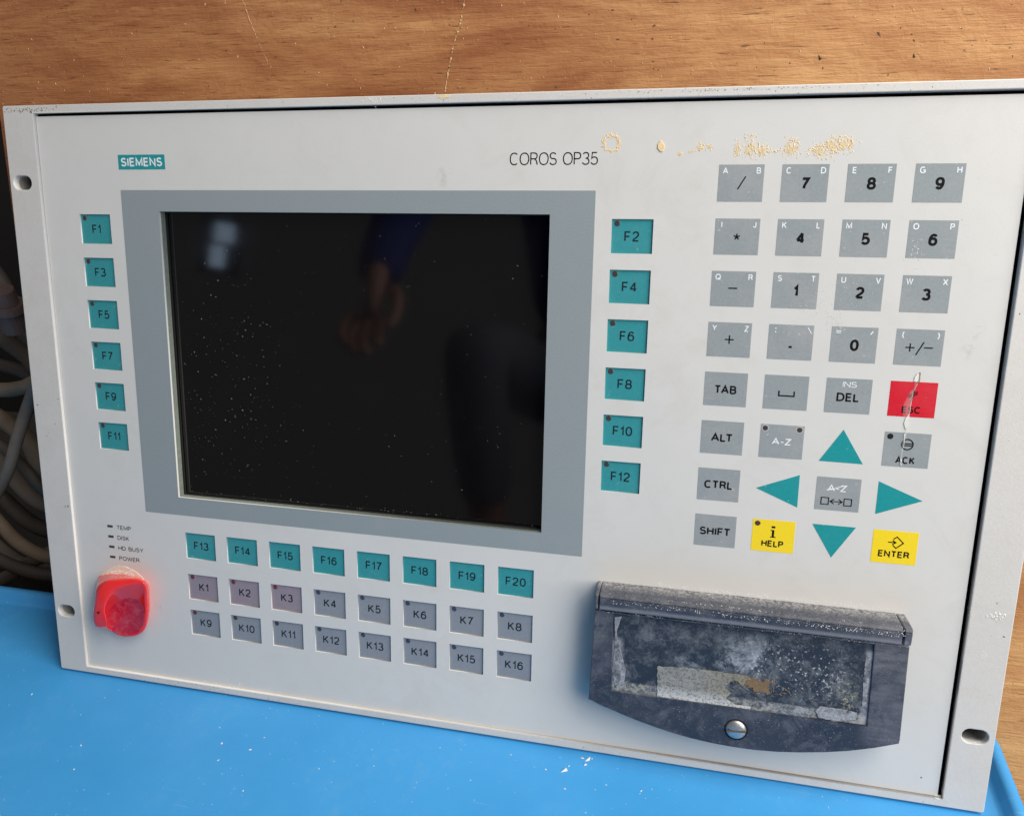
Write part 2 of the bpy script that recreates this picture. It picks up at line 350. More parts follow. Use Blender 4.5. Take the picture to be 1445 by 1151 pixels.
GL = {                                        # centre lines of a plain grotesque alphabet on a cap height of 1
    'A': (.74, [[(0, 0), (.37, 1), (.74, 0)], [(.13, .33), (.61, .33)]]),
    'B': (.58, [[(0, 0), (0, 1), (.30, 1)]+ell(.30, .76, .23, .24, 90, -90, 10)+[(0, .52)], [(.30, .52)]+ell(.32, .26, .26, .26, 90, -90, 10)+[(0, 0)]]),
    'C': (.70, [ell(.36, .5, .36, .5, 48, 312, 20)]),
    'D': (.66, [[(0, 0), (0, 1), (.26, 1)]+ell(.26, .5, .40, .5, 90, -90, 14)+[(0, 0)]]),
    'E': (.52, [[(.50, 1), (0, 1), (0, 0), (.52, 0)], [(0, .52), (.46, .52)]]),
    'F': (.50, [[(.50, 1), (0, 1), (0, 0)], [(0, .50), (.44, .50)]]),
    'G': (.72, [ell(.37, .5, .37, .5, 50, 340, 22), [(.40, .47), (.72, .47), (.72, .02)]]),
    'H': (.60, [[(0, 0), (0, 1)], [(.60, 0), (.60, 1)], [(0, .52), (.60, .52)]]),
    'I': (.02, [[(.01, 0), (.01, 1)]]),
    'J': (.42, [[(.42, 1), (.42, .30)]+ell(.22, .27, .20, .27, 0, -170, 10)]),
    'K': (.60, [[(0, 0), (0, 1)], [(.56, 1), (0, .38)], [(.20, .58), (.60, 0)]]),
    'L': (.46, [[(0, 1), (0, 0), (.46, 0)]]),
    'M': (.76, [[(0, 0), (0, 1), (.38, .12), (.76, 1), (.76, 0)]]),
    'N': (.62, [[(0, 0), (0, 1), (.62, 0), (.62, 1)]]),
    'O': (.76, [ell(.38, .5, .38, .5, 0, 360, 30)]),
    'P': (.54, [[(0, 0), (0, 1), (.30, 1)]+ell(.30, .74, .24, .26, 90, -90, 10)+[(0, .48)]]),
    'Q': (.76, [ell(.38, .5, .38, .5, 0, 360, 30), [(.42, .30), (.80, -.08)]]),
    'R': (.58, [[(0, 0), (0, 1), (.32, 1)]+ell(.32, .75, .23, .25, 90, -90, 10)+[(0, .50)], [(.30, .50), (.42, .44), (.52, .28), (.57, 0)]]),
    'S': (.56, [ell(.28, .755, .25, .245, 25, 270, 14)+ell(.28, .26, .28, .26, 90, -160, 14)[1:]]),
    'T': (.60, [[(0, 1), (.60, 1)], [(.30, 1), (.30, 0)]]),
    'U': (.60, [[(0, 1), (0, .32)]+ell(.30, .31, .30, .31, 180, 360, 14)+[(.60, 1)]]),
    'V': (.66, [[(0, 1), (.33, 0), (.66, 1)]]),
    'W': (.96, [[(0, 1), (.24, 0), (.48, 1), (.72, 0), (.96, 1)]]),
    'X': (.64, [[(0, 1), (.64, 0)], [(.64, 1), (0, 0)]]),
    'Y': (.66, [[(0, 1), (.33, .44), (.66, 1)], [(.33, .44), (.33, 0)]]),
    'Z': (.56, [[(0, 1), (.56, 1), (0, 0), (.56, 0)]]),
    '0': (.56, [ell(.28, .5, .28, .5, 0, 360, 28)]),
    '1': (.26, [[(0, .76), (.14, .82), (.24, 1), (.24, 0)]]),
    '2': (.54, [ell(.27, .72, .26, .28, 170, -20, 14)+[(.44, .50), (.30, .36), (.12, .22), (.03, .10), (0, 0)], [(0, 0), (.54, 0)]]),
    '3': (.54, [ell(.26, .76, .24, .24, 155, -90, 14), ell(.26, .26, .28, .26, 90, -160, 16)]),
    '4': (.58, [[(.43, 0), (.43, 1)], [(.43, 1), (0, .27)], [(0, .26), (.60, .26)]]),
    '5': (.54, [[(.48, 1), (.10, 1), (.04, .50)]+ell(.26, .31, .28, .31, 130, -155, 16)]),
    '6': (.54, [ell(.27, .31, .27, .31, 0, 360, 24), [(0, .33)]+[(.0, .46), (.03, .66), (.10, .84), (.20, .96), (.32, 1), (.46, .93), (.50, .82)]]),
    '7': (.52, [[(0, 1), (.52, 1), (.34, .62), (.20, .30), (.15, 0)]]),
    '8': (.56, [ell(.28, .76, .24, .24, 0, 360, 22), ell(.28, .26, .28, .26, 0, 360, 24)]),
    '9': (.54, [ell(.27, .69, .27, .31, 0, 360, 24), [(.54, .67), (.54, .54), (.51, .34), (.44, .16), (.34, .04), (.22, 0), (.08, .07), (.04, .18)]]),
    '-': (.30, [[(0, .40), (.30, .40)]]),
    '(': (.20, [[(.20, 1.12), (.05, .85), (0, .5), (.05, .15), (.20, -.12)]]),
    ')': (.20, [[(0, 1.12), (.15, .85), (.20, .5), (.15, .15), (0, -.12)]]),
    ' ': (.26, []),
}
def ribbon(vs, fs, P, w, z):
    closed = math.dist(P[0], P[-1]) < 1e-6
    if closed: P = P[:-1]
    Q = [P[0]]
    for p in P[1:]:
        if math.dist(p, Q[-1]) > 1e-5: Q.append(p)
    P = Q; n = len(P); i0 = len(vs)
    for i, p in enumerate(P):
        a = P[i-1] if (i or closed) else None; b = P[(i+1) % n] if (i < n-1 or closed) else None
        d1 = Vector((p[0]-a[0], p[1]-a[1])).normalized() if a else None; d2 = Vector((b[0]-p[0], b[1]-p[1])).normalized() if b else None
        d1 = d1 or d2; d2 = d2 or d1
        n1 = Vector((-d1.y, d1.x)); n2 = Vector((-d2.y, d2.x)); m = n1+n2; m = m.normalized() if m.length > 1e-4 else n1
        k = w/2/max(m.dot(n1), 0.42)
        vs += [(p[0]+m.x*k, p[1]+m.y*k, z), (p[0]-m.x*k, p[1]-m.y*k, z)]
    for i in range(n if closed else n-1):
        j = (i+1) % n; fs.append((i0+2*i, i0+2*i+1, i0+2*j+1, i0+2*j))
def text(s, cx, cy, cap, z, mat, parent, width=None, weight=0.14, wx=1.0, gap=0.22, name='legend', align='C', label=None):
    """flat printed lettering: weight = stroke / cap height"""
    KN = {'LT': -.16, 'CT': -.06, 'TA': -.10, 'AT': -.10, 'FT': -.08, 'AL': -.02, 'OS': -.03, 'AC': -.05, 'LP': -.04, 'F1': -.02}
    kern = [KN.get(s[i:i+2], 0)*cap for i in range(len(s)-1)]+[0]
    wd = weight*cap; ch = cap-wd; tot = sum(GL[c][0] for c in s)*wx*ch; g = (gap*cap)+wd
    if width:
        k = (width-wd-g*(len(s)-1)-sum(kern))/tot if len(s) > 1 else 1.0
        wx *= k; tot *= k
    full = tot+g*(len(s)-1)+sum(kern); x = cx-full/2 if align == 'C' else cx+wd/2
    vs, fs = [], []; i = 0
    for ci, c in enumerate(s):
        gw, pl = GL[c]
        for P in pl:
            ribbon(vs, fs, [(x+px*wx*ch, cy-cap/2+wd/2+py*ch) for px, py in P], wd, z+0.002*(i % 4)); i += 1
        x += gw*wx*ch+g+kern[ci]
    o = link_mesh(name, mesh(name, vs, fs), mat, parent)
    if label: o['label'] = label
    return o
def strokes(lines, wd, z, mat, parent, name='symbol'):   # flat printed line work
    vs, fs = [], []
    for a, b in lines:
        dx, dy = b[0]-a[0], b[1]-a[1]; L = math.hypot(dx, dy); nx, ny = -dy/L*wd/2, dx/L*wd/2
        ex, ey = dx/L*wd/2, dy/L*wd/2; i = len(vs)
        vs += [(a[0]+nx-ex, a[1]+ny-ey, z), (a[0]-nx-ex, a[1]-ny-ey, z), (b[0]-nx+ex, b[1]-ny+ey, z), (b[0]+nx+ex, b[1]+ny+ey, z)]
        fs.append((i, i+1, i+2, i+3)); z += 0.0015
    return link_mesh(name, mesh(name, vs, fs), mat, parent)
def flecks(name, pts, mat, parent=None, normal=(0, 0, 1)):  # tiny three-dimensional crumbs: pts = (x, y, z, size)
    vs, fs = [], []
    for x, y, z, s in pts:
        i = len(vs); a = random.random()*6.28; n = random.choice((3, 4)); el = random.uniform(1.0, 2.4)
        for k in range(n):
            t = 2*math.pi*k/n + random.uniform(-.4, .4); px, py = math.cos(t)*s*el, math.sin(t)*s
            vs.append((x+px*math.cos(a)-py*math.sin(a), y+px*math.sin(a)+py*math.cos(a), z))
        vs.append((x, y, z+s*random.uniform(.4, .9)))
        for k in range(n): fs.append((i+k, i+(k+1) % n, i+n))
    o = link_mesh(name, mesh(name, vs, fs), mat, parent); o['kind'] = 'stuff'; return o
def tube(name, pts, r, mat, parent=None, n=10, sub=6):
    P = [Vector(p) for p in pts]; Q = []
    for i in range(len(P)-1):
        p0, p1, p2, p3 = P[max(i-1, 0)], P[i], P[i+1], P[min(i+2, len(P)-1)]
        for k in range(sub):
            t = k/sub; Q.append(0.5*((2*p1)+(p2-p0)*t+(2*p0-5*p1+4*p2-p3)*t*t+(3*p1-p0-3*p2+p3)*t**3))
    Q.append(P[-1]); vs, fs = [], []; up = Vector((0.1, 0.2, 1))
    for i, q in enumerate(Q):
        d = (Q[min(i+1, len(Q)-1)]-Q[max(i-1, 0)]).normalized(); a = d.cross(up).normalized(); b = d.cross(a).normalized(); up = -b if b.dot(up) < 0 else b
        for k in range(n):
            t = 2*math.pi*k/n; vs.append(q+(a*math.cos(t)+b*math.sin(t))*r)
        if i:
            for k in range(n):
                u, v = (i-1)*n+k, (i-1)*n+(k+1) % n; fs.append((u, v, v+n, u+n))
    fs.append(tuple(range(n))[::-1]); fs.append(tuple(range(len(vs)-n, len(vs))))
    return link_mesh(name, mesh(name, vs, fs), mat, parent, True)

# ------------------------------------------------------------------ the setting
tag(box('ground', -900, 900, -900, 900, -92, -80, 'ground'), kind='structure')
tag(box('back_wall', -700, 900, 420, 440, -80, 900, 'darkwall'), kind='structure')

# plywood board behind: leans back 11.5 degrees
board = bpy.data.objects.new('plywood_board', None); COL.objects.link(board)
tag(board, 'scratched reddish brown plywood board standing upright behind the control panel', 'board')
BL = R_(11.5); board.location = (0, 54*S, 0); board.rotation_euler = (R_(90)-BL, 0, 0)
bm = bmesh.new()                               # front face is local z=0, grain along x
bmesh.ops.create_cube(bm, size=1)
for v in bm.verts: v.co = Vector((260+600*v.co.x - 0, 175+530*v.co.y, -7.5+15*v.co.z))*S
for v in bm.verts:
    if v.co.x < 0: v.co.x = (-38.0 + 0.045*(v.co.y/S-200))*S
bmesh.ops.bevel(bm, geom=bm.edges[:], offset=1.0*S, segments=2, affect='EDGES')
bm_obj('plywood_sheet', bm, 'wood', board)
def onboard(u, v):                            # pixel -> board local xy (mm)
    n = Vector((0, -math.cos(BL), math.sin(BL))); c = p2w(*CP); d = d2w(ray(u, v)); t = (Vector((0, 54, 0))-c).dot(n)/d.dot(n); q = c+d*t
    return q.x, (q-Vector((0, 54, 0))).dot(Vector((0, math.sin(BL), math.cos(BL))))
for pl, wd in ((((340, -8), (352, 28), (366, 62), (379, 92)), 0.55), (((657, -8), (650, 30), (640, 62), (633, 100), (627, 132)), 0.75)):
    q = [onboard(*p) for p in pl]; vs, fs = [], []
    dense = []
    for i in range(len(q)-1):
        for k in range(14): t = k/14; dense.append((q[i][0]*(1-t)+q[i+1][0]*t, q[i][1]*(1-t)+q[i+1][1]*t))
    for i, (x, y) in enumerate(dense):
        j = random.uniform(-.2, .2); ww = wd*(.10+.9*random.random()**2.2)*(1-0.6*i/len(dense) if wd < .6 else 1)
        vs += [(x+j-ww, y, 0.05), (x+j, y, 0.05+ww*0.7), (x+j+ww, y, 0.05)]
        if i and random.random() < 0.88: b = 3*i; fs += [(b-3, b-2, b+1, b), (b-2, b-1, b+2, b+1)]
    tag(link_mesh('splintered_scratch', mesh('splintered_scratch', vs, fs), 'splinter', board), 'pale splintery scratch across the grain')
pts = []
for _ in range(520):
    x, y = onboard(random.uniform(-5, 1450), random.uniform(-5, 175)); pts.append((x, y, 0.02, random.choice((.12, .18, .25, .4))*random.uniform(.6, 1.1)))
for _ in range(60):
    x, y = onboard(random.uniform(1395, 1450), random.uniform(650, 1150)); pts.append((x, y, 0.02, random.uniform(.12, .35)))
flecks('dust', pts, 'splinter', board)
pts = []
for u, v in ((473, 38), (585+2, 14), (923, 37), (921, 55), (1157, 82), (1240, 48), (1290, 80)): x, y = onboard(u, v); pts.append((x, y, 0.02, random.uniform(.5, .8)))
for _ in range(200):
    x, y = onboard(random.uniform(-5, 1450), random.uniform(-5, 170)); pts.append((x, y, 0.01, random.uniform(.12, .4)))
flecks('pit_marks', pts, 'grime', board)

# blue tray with a raised lip
def ring(x0, x1, y0, y1, r, z): return [(x, y, z) for x, y in rrect(x0, x1, y0, y1, r, 6)]
T = (-420, 489.0, -460, 41.5)
prof = [(0, 0, 0.0), (1.2, 0.25, 0), (2.6, 1.6, 0), (4.2, 5.2, 0), (5.2, 6.2, 0), (7.0, 6.6, 0), (9.2, 6.2, 0), (10.2, 4.8, 0), (11.4, -18, 0), (12.6, -34, 0)]
vs, fs, rs = [], [], []
for off, z, _ in prof:
    rg = ring(T[0]-off, T[1]+off, T[2]-off, T[3]+off, 7+off, z); rs.append((len(vs), len(rg))); vs += rg
n = rs[0][1]; fs.append(tuple(range(n)))
for i in range(len(rs)-1):
    a, b = rs[i][0], rs[i+1][0]
    for k in range(n): fs.append((a+k, b+k, b+(k+1) % n, a+(k+1) % n))
fs.append(tuple(range(rs[-1][0], rs[-1][0]+n))[::-1])
fs = [f[::-1] if 1 < i+1 <= 1+n*(len(rs)-1) and i > 0 and i < len(fs)-1 else f for i, f in enumerate(fs)]
tray = link_mesh('tray', mesh('tray', vs, fs), 'tray', None)
bmx = bmesh.new(); bmx.from_mesh(tray.data); bmesh.ops.recalc_face_normals(bmx, faces=bmx.faces); bmx.to_mesh(tray.data); bmx.free()
for p in tray.data.polygons: p.use_smooth = len(p.vertices) == 4
tag(tray, 'bright blue plastic tray with a raised lip, carrying the control panel', 'tray')
pts = []
for u, v, s in ((830, 1071, .9), (826, 1078, .9), (797, 1086, 1.1), (770, 1085, .5), (803, 1080, .4), (822, 1069, .5), (835, 1070, .5), (797, 1112, .4), (905, 1115, .5), (313, 1048, .7), (353, 1057, .5), (104, 1085, .5), (114, 1051, .4), (310, 1026, .4), (308, 1072, .4), (373, 1040, .4), (45, 979, .4), (343, 1115, .35), (920, 1113, .35)):
    q = onfloor(u, v); pts.append((q.x, q.y, 0.02, s))
for _ in range(110):
    q = onfloor(random.uniform(0, 1300), random.uniform(930, 1151))
    if q.y < -4: pts.append((q.x, q.y, 0.02, random.uniform(.08, .26)))
fl = flecks('dust', pts, 'dust', tray)

# cables and hoses heaped behind the tray, at the left
heap = [
    ([(-60, 545), (0, 550), (30, 547), (48, 540), (120, 500)], 130, 5.2, 'hose2', 'pale brown hose running level, highest of the heap at the left'),
    ([(60, 520), (42, 566), (24, 620), (8, 672), (-30, 740)], 104, 3.9, 'hose1', 'grey hose slanting down to the left in front of the others'),
    ([(-60, 560), (0, 590), (40, 622), (62, 660), (120, 700)], 150, 6.5, 'hose2', 'brown hose curving down right below the level one'),
    ([(-60, 610), (0, 652), (34, 690), (66, 712), (130, 730)], 132, 6.0, 'hose1', 'thick grey hose curving down right, middle of the heap'),
    ([(-60, 670), (0, 738), (30, 768), (70, 786), (130, 790)], 112, 5.0, 'hose2', 'tan hose sagging along the lower heap above the tray'),
    ([(-60, 650), (0, 700), (40, 735), (75, 750), (130, 755)], 140, 6.0, 'hose3', 'dark rubber hose between two pale hoses in the lower heap'),
    ([(-60, 760), (0, 790), (40, 806), (80, 812), (130, 806)], 105, 5.0, 'hose3', 'dark hose lying lowest, just above the tray lip'),
    ([(-60, 440), (0, 476), (40, 505), (62, 530), (130, 560)], 165, 6.0, 'hose3', 'dark hose curving behind the pink fitting'),
    ([(-60, 500), (0, 515), (40, 528), (80, 560), (130, 600)], 175, 5.0, 'hose3', 'dark hose furthest back above the pale level hose'),
    ([(-60, 720), (-5, 770), (30, 795), (75, 800), (130, 830)], 145, 6.0, 'hose1', 'grey hose deep in the heap behind the sagging tan one'),
    ([(-60, 830), (0, 818), (45, 792), (90, 770), (130, 740)], 122, 5.5, 'hose1', 'grey hose rising to the right at the foot of the heap'),
    ([(-60, 600), (0, 628), (30, 655), (60, 690), (130, 760)], 118, 4.0, 'hose3', 'thin dark hose over the middle of the heap'),
    ([(-60, 330), (-5, 390), (25, 450), (60, 500), (130, 540)], 210, 7.0, 'hose3', 'thick dark hose rising out of the heap at the far left'),
]
for pl, Y, r, mt, lab in heap:
    tag(tube('hose', [at(u, v, Y+6*math.sin(i*1.7)) for i, (u, v) in enumerate(pl)], r, mt), lab, 'hose', 'hoses heaped behind the tray')
q = at(14, 440, 150)
fit = bpy.data.objects.new('hose_fitting', None); COL.objects.link(fit); fit.location = q*S; fit.rotation_euler = (R_(15), R_(8), R_(20))
tag(fit, 'faded pink plastic fitting above the heap of hoses at the far left', 'fitting')
for k, (z0, z1, rr) in enumerate(((-14, 2, 9), (2, 7, 11), (7, 18, 7.5))):
    bm = bmesh.new(); bmesh.ops.create_cone(bm, cap_ends=True, segments=20, radius1=rr*S, radius2=rr*0.94*S, depth=(z1-z0)*S, matrix=Matrix.Translation((0, 0, (z0+z1)/2*S)))
    bm_obj(('socket', 'collar', 'spout')[k], bm, 'pinkish', fit)

# ------------------------------------------------------------------ the control panel
panel = bpy.data.objects.new('control_panel', None); COL.objects.link(panel)
tag(panel, 'light grey industrial control panel with dark screen and teal keys, leaning in a tray', 'control panel')
panel.location = (0, 0, 1.2*S); panel.rotation_euler = (R_(90)-TH, 0, 0)
H, W = 307.27, 482.6
def slot(cx, cy): return rrect(cx-5.3, cx+5.3, cy-3.4, cy+3.4, 3.35, 6)
plate('rack_frame', [rrect(0, W, 0, H, 1.0, 3), rect(17.68, 465.6, 3.70, 303.6)] + [slot(*c) for c in ((7.6, 36.6), (7.6, 270.2), (474.6, 36.6), (474.6, 270.2))], -2.0, 1.7, 'frame', panel, 0.45, res=2)
plate('side_flange', [rect(14.2, 469, 1.0, 306), rect(17.68, 465.6, 3.70, 303.6)], -9, -2.05, 'dark', panel)   # folded edge behind; dark colour painted in for the unlit recess wall
for x0, x1, c in ((1.0, 13.9, 7.6), (469.3, 481.4, 474.6)):
    plate('slot_backing', [rect(x0, x1, 3, 304)]+[slot(c, y) for y in (36.6, 270.2)], -9.5, -2.05, 'chassis', panel)
    box('mounting_rail', x0, x1, 4, 300, -12.5, -11.3, 'dark', panel)
box('groove_backing', 14.5, 468.5, 1.2, 305.8, -10.2, -9.1, 'dark', panel)
ch = box('chassis', 30, 452, 34, 284, -24, -10.3, 'chassis', panel, 1.0)
tag(ch, 'plain grey metal housing behind the front plate')

# keys: (x, y_top, w, h, ...)
KW, KH = 17.69, 14.47
holes, fk = [], []
for i in range(6):
    fk.append(('F%d' % (2*i+1), 38.34, 255.11-21.47*i, 'teal', 'led', True)); fk.append(('F%d' % (2*i+2), 306.49, 255.11-21.47*i, 'teal', 'led', True))
for i in range(8):
    fk.append(('F%d' % (13+i), 86.54+24.57*i, 90.77, 'teal', None, False))
    fk.append(('K%d' % (1+i), 86.54+24.57*i, 67.3, 'kredglow' if i < 3 else 'kgrey', 'ledred' if i < 3 else 'ledk', False))
    fk.append(('K%d' % (9+i), 86.54+24.57*i, 46.65, 'kgrey', 'ledred' if i < 1 else ('led' if i < 3 else 'ledk'), False))
for s, x, y, *_ in fk: holes.append(rect(x, x+KW, y-KH, y))
SX0, SX1, SY0, SY1 = 84.0, 279.4, 110.1, 256.84
holes.append(rect(SX0, SX1, SY0, SY1))
plate('membrane', [rect(17.85, 463.7, 3.85, 302.1)] + holes, -1.3, 0.0, 'foil', panel, 0.0)
box('membrane_carrier', 18.2, 463.2, 4.2, 301.4, -9.0, -6.6, 'dark', panel)
plate('screen_border', [rect(63.41, 299.05, 100.25, 266.85), rect(SX0+0.05, SX1-0.05, SY0+0.05, SY1-0.05)], 0.0, 0.05, 'grey', panel)
plate('screen_gasket', [rect(SX0-2, SX1+2, SY0-2, SY1+2), rect(SX0+0.35, SX1-0.1, SY0+0.3, SY1-0.1)], -5.6, -1.35, 'gasket', panel)
plate('inner_bezel', [rect(SX0-2, SX1+2, SY0-2, SY1+2), rect(SX0+1.1, SX1-0.6, SY0+0.9, SY1-0.6)], -6.5, -4.2, 'dark', panel)
box('screen', SX0-1, SX1+1, SY0-1, SY1+1, -6.55, -5.2, 'screen', panel)
ZK = -0.75
ledme = {}
def lens(x, y, z, mat, key, r=1.25, ring=False):
    if ring: plate('lamp_ring', [circle(x, y, r+0.45, 20)], z, z+0.03, 'ledring', key)
    k = (mat, r)
    if k not in ledme:
        bm = bmesh.new(); bmesh.ops.create_cone(bm, cap_ends=True, segments=18, radius1=r*S, radius2=r*0.86*S, depth=0.14*S)
        me = bpy.data.meshes.new('lamp'); bm.to_mesh(me); bm.free(); me.materials.append(MT[mat]); ledme[k] = me
    o = bpy.data.objects.new('lamp', ledme[k]); COL.objects.link(o); o.parent = key; o.location = (x*S, y*S, (z+0.09)*S)
for s, x, y, mat, led, side in fk:
    k = box('key', x+0.03, x+KW-0.03, y-KH+0.03, y-0.03, -1.25, ZK, mat, panel)
    tag(k, ('teal' if mat == 'teal' else 'grey') + ' key marked ' + s)
    text(s, x+KW/2-0.1, y-KH/2-(0.1 if led else 0.0)+0.1, 4.35, ZK+0.05, 'ink', k, weight=0.15, wx=1.14, gap=0.15)
    if led: lens(x+2.25, y-1.85, ZK, led, k)

# number block: flat printed keys
NX, NP, NW, NY, NH, NQ = 349.75, 24.91, 17.94, 277.23, 14.75, 21.53
Z1 = 0.07
def nkey(i, j, mat, what):
    x, y = NX+NP*i, NY-NQ*j
    k = plate('key', [rect(x, x+NW, y-NH, y)], 0.0, Z1, mat, panel); k['label'] = what
    return k, x, y
def nt(k, s, x, y, fx, fy, cap, mat='black', weight=0.20, wx=1.12, width=None):
    text(s, x+NW*fx, y-NH*fy, cap, Z1+0.05, mat, k, weight=weight, wx=wx, width=width, gap=0.10)
rows = [['/AB', '7CD', '8EF', '9GH'], ['*IJ', '4KL', '5MN', '6OP'], ['-QR', '1ST', '2UV', '3WX'], ['+YZ', '.:\\', "0='", '~()']]
for j, rw in enumerate(rows):
    for i, s in enumerate(rw):
        nm = {'/': 'a slash', '*': 'a star', '-': 'a minus', '+': 'a plus', '.': 'a point', '~': 'plus or minus'}.get(s[0], s[0])
        k, x, y = nkey(i, j, 'keygrey', 'grey key marked ' + nm)
        c = s[0]
        if c == '/': strokes([((x+8.0, y-9.6), (x+10.7, y-4.9))], 0.5, Z1+0.05, 'black', k)
        elif c == '-': strokes([((x+7.4, y-7.1), (x+10.4, y-7.1))], 0.55, Z1+0.05, 'black', k)
        elif c == '+': strokes([((x+7.5, y-7.3), (x+10.6, y-7.3)), ((x+9.05, y-8.85), (x+9.05, y-5.75))], 0.55, Z1+0.05, 'black', k)
        elif c == '.': strokes([((x+8.9, y-9.35), (x+9.3, y-9.35))], 0.85, Z1+0.05, 'black', k)
        elif c == '*': strokes([((x+9.0+1.0*math.cos(R_(90+72*a)), y-7.4+1.0*math.sin(R_(90+72*a))), (x+9.0, y-7.4)) for a in range(5)], 0.55, Z1+0.05, 'black', k)
        elif c == '~': strokes([((x+4.2, y-7.5), (x+7.1, y-7.5)), ((x+5.65, y-8.95), (x+5.65, y-6.05)), ((x+8.2, y-10.2), (x+10.6, y-5.3)), ((x+11.1, y-7.4), (x+14.0, y-7.4))], 0.5, Z1+0.05, 'black', k)
        else: nt(k, c, x, y, 0.52, 0.51, 4.8, weight=0.215)
        for q, fx in ((s[1], 0.145), (s[2], 0.88)):
            if q == ':': strokes([((x+2.7, y-1.7), (x+2.72, y-1.7)), ((x+2.7, y-3.2), (x+2.72, y-3.2))], 0.5, Z1+0.05, 'white', k)
            elif q == '\\': strokes([((x+15.6, y-1.1), (x+17.0, y-3.3))], 0.36, Z1+0.05, 'white', k)
            elif q == '=': strokes([((x+1.9, y-1.75), (x+3.5, y-1.75)), ((x+1.9, y-2.5), (x+3.5, y-2.5))], 0.34, Z1+0.05, 'white', k)
            elif q == "'": strokes([((x+15.2, y-2.7), (x+15.9, y-1.7))], 0.45, Z1+0.05, 'white', k)
            else: nt(k, q, x, y, fx, 0.165, 2.5, 'white', 0.17)
def caps(i, j, s, fy=0.5, mat='keygrey', width=None, cap=3.7):
    k, x, y = nkey(i, j, mat, {'keygrey': 'grey', 'red': 'red', 'yellow': 'yellow'}[mat] + ' key marked ' + s)
    nt(k, s, x, y, 0.5, fy, cap, weight=0.195, width=width); return k, x, y
caps(0, 4, 'TAB', 0.51, width=9.3); caps(0, 5, 'ALT', 0.50, width=9.2); caps(0, 6, 'CTRL', 0.50, width=12.2); caps(0, 7, 'SHIFT', 0.52, width=13.4)
k, x, y = nkey(1, 4, 'keygrey', 'grey key marked with a space bar symbol'); strokes([((x+6.2, y-7.0), (x+6.2, y-8.8)), ((x+6.2, y-8.8), (x+12.4, y-8.8)), ((x+12.4, y-8.8), (x+12.4, y-7.0))], 0.6, Z1+0.05, 'black', k)
k, x, y = caps(2, 4, 'DEL', 0.54, width=9.0); nt(k, 'INS', x, y, 0.51, 0.17, 2.45, 'white', 0.13, width=5.6)
k, x, y = caps(3, 4, 'ESC', 0.80, 'red', width=7.3, cap=2.9)
strokes([((x+8.7, y-8.2), (x+9.2, y-2.9)), ((x+7.4, y-6.6), (x+10.5, y-5.0)), ((x+7.4, y-5.8), (x+10.5, y-4.2))], 0.46, Z1+0.05, 'black', k)
k, x, y = nkey(1, 5, 'keygrey', 'grey key marked A-Z with two lamps')
nt(k, 'A-Z', x, y, 0.50, 0.50, 2.9, 'white', 0.17, width=7.9)
lens(x+1.9, y-1.75, Z1, 'led', k, 1.15, True); lens(x+16.0, y-1.75, Z1, 'led', k, 1.15, True)
k, x, y = caps(3, 5, 'ACK', 0.80, 'keygrey', width=7.6, cap=3.1); k['label'] = 'grey key marked ACK with black lamp'
plate('symbol', [circle(x+9.1, y-5.0, 2.45, 28), circle(x+9.1, y-5.0, 1.95, 28)], Z1+0.01, Z1+0.06, 'black', k)
strokes([((x+6.9, y-4.65), (x+11.3, y-4.65)), ((x+6.9, y-5.45), (x+11.3, y-5.45))], 0.46, Z1+0.07, 'black', k)
lens(x+2.2, y-1.9, Z1, 'dark', k, 1.2)
k, x, y = nkey(2, 6, 'keygrey', 'grey key marked with a struck out A-Z and two squares')
nt(k, 'A-Z', x, y, 0.47, 0.32, 2.9, 'white', 0.15, width=7.7)
strokes([((x+4.4, y-5.7), (x+6.5, y-5.4)), ((x+6.5, y-5.4), (x+9.4, y-4.0)), ((x+9.4, y-4.0), (x+12.3, y-3.3))], 0.32, Z1+0.058, 'white', k)
for bx in (x+4.0, x+13.3): strokes([((bx-1.5, y-9.2), (bx+1.5, y-9.2)), ((bx+1.5, y-9.2), (bx+1.5, y-12.2)), ((bx+1.5, y-12.2), (bx-1.5, y-12.2)), ((bx-1.5, y-12.2), (bx-1.5, y-9.2))], 0.42, Z1+0.05, 'black', k)
strokes([((x+6.2, y-10.7), (x+11.1, y-10.7)), ((x+6.2, y-10.7), (x+7.6, y-9.7)), ((x+6.2, y-10.7), (x+7.6, y-11.7)), ((x+11.1, y-10.7), (x+9.7, y-9.7)), ((x+11.1, y-10.7), (x+9.7, y-11.7))], 0.40, Z1+0.05, 'black', k)
k, x, y = caps(1, 7, 'HELP', 0.74, 'yellow', width=9.3, cap=3.0)
strokes([((x+8.9, y-7.6), (x+8.9, y-5.0)), ((x+8.6, y-3.2), (x+9.2, y-3.2))], 0.95, Z1+0.05, 'black', k)
strokes([((x+8.0, y-7.85), (x+9.9, y-7.85)), ((x+8.0, y-4.75), (x+8.9, y-4.75))], 0.42, Z1+0.062, 'black', k)
lens(x+2.1, y-1.9, Z1, 'led', k, 1.2)
k, x, y = caps(3, 7, 'ENTER', 0.71, 'yellow', width=12.4, cap=3.0)
strokes([((x+8.4, y-3.6), (x+9.6, y-2.6)), ((x+9.6, y-2.6), (x+12.3, y-5.2)), ((x+12.3, y-5.2), (x+9.6, y-7.7)), ((x+9.6, y-7.7), (x+8.4, y-6.6)), ((x+6.4, y-5.2), (x+9.3, y-5.2)), ((x+9.3, y-5.2), (x+8.2, y-4.4)), ((x+9.3, y-5.2), (x+8.2, y-6.0))], 0.46, Z1+0.05, 'black', k)
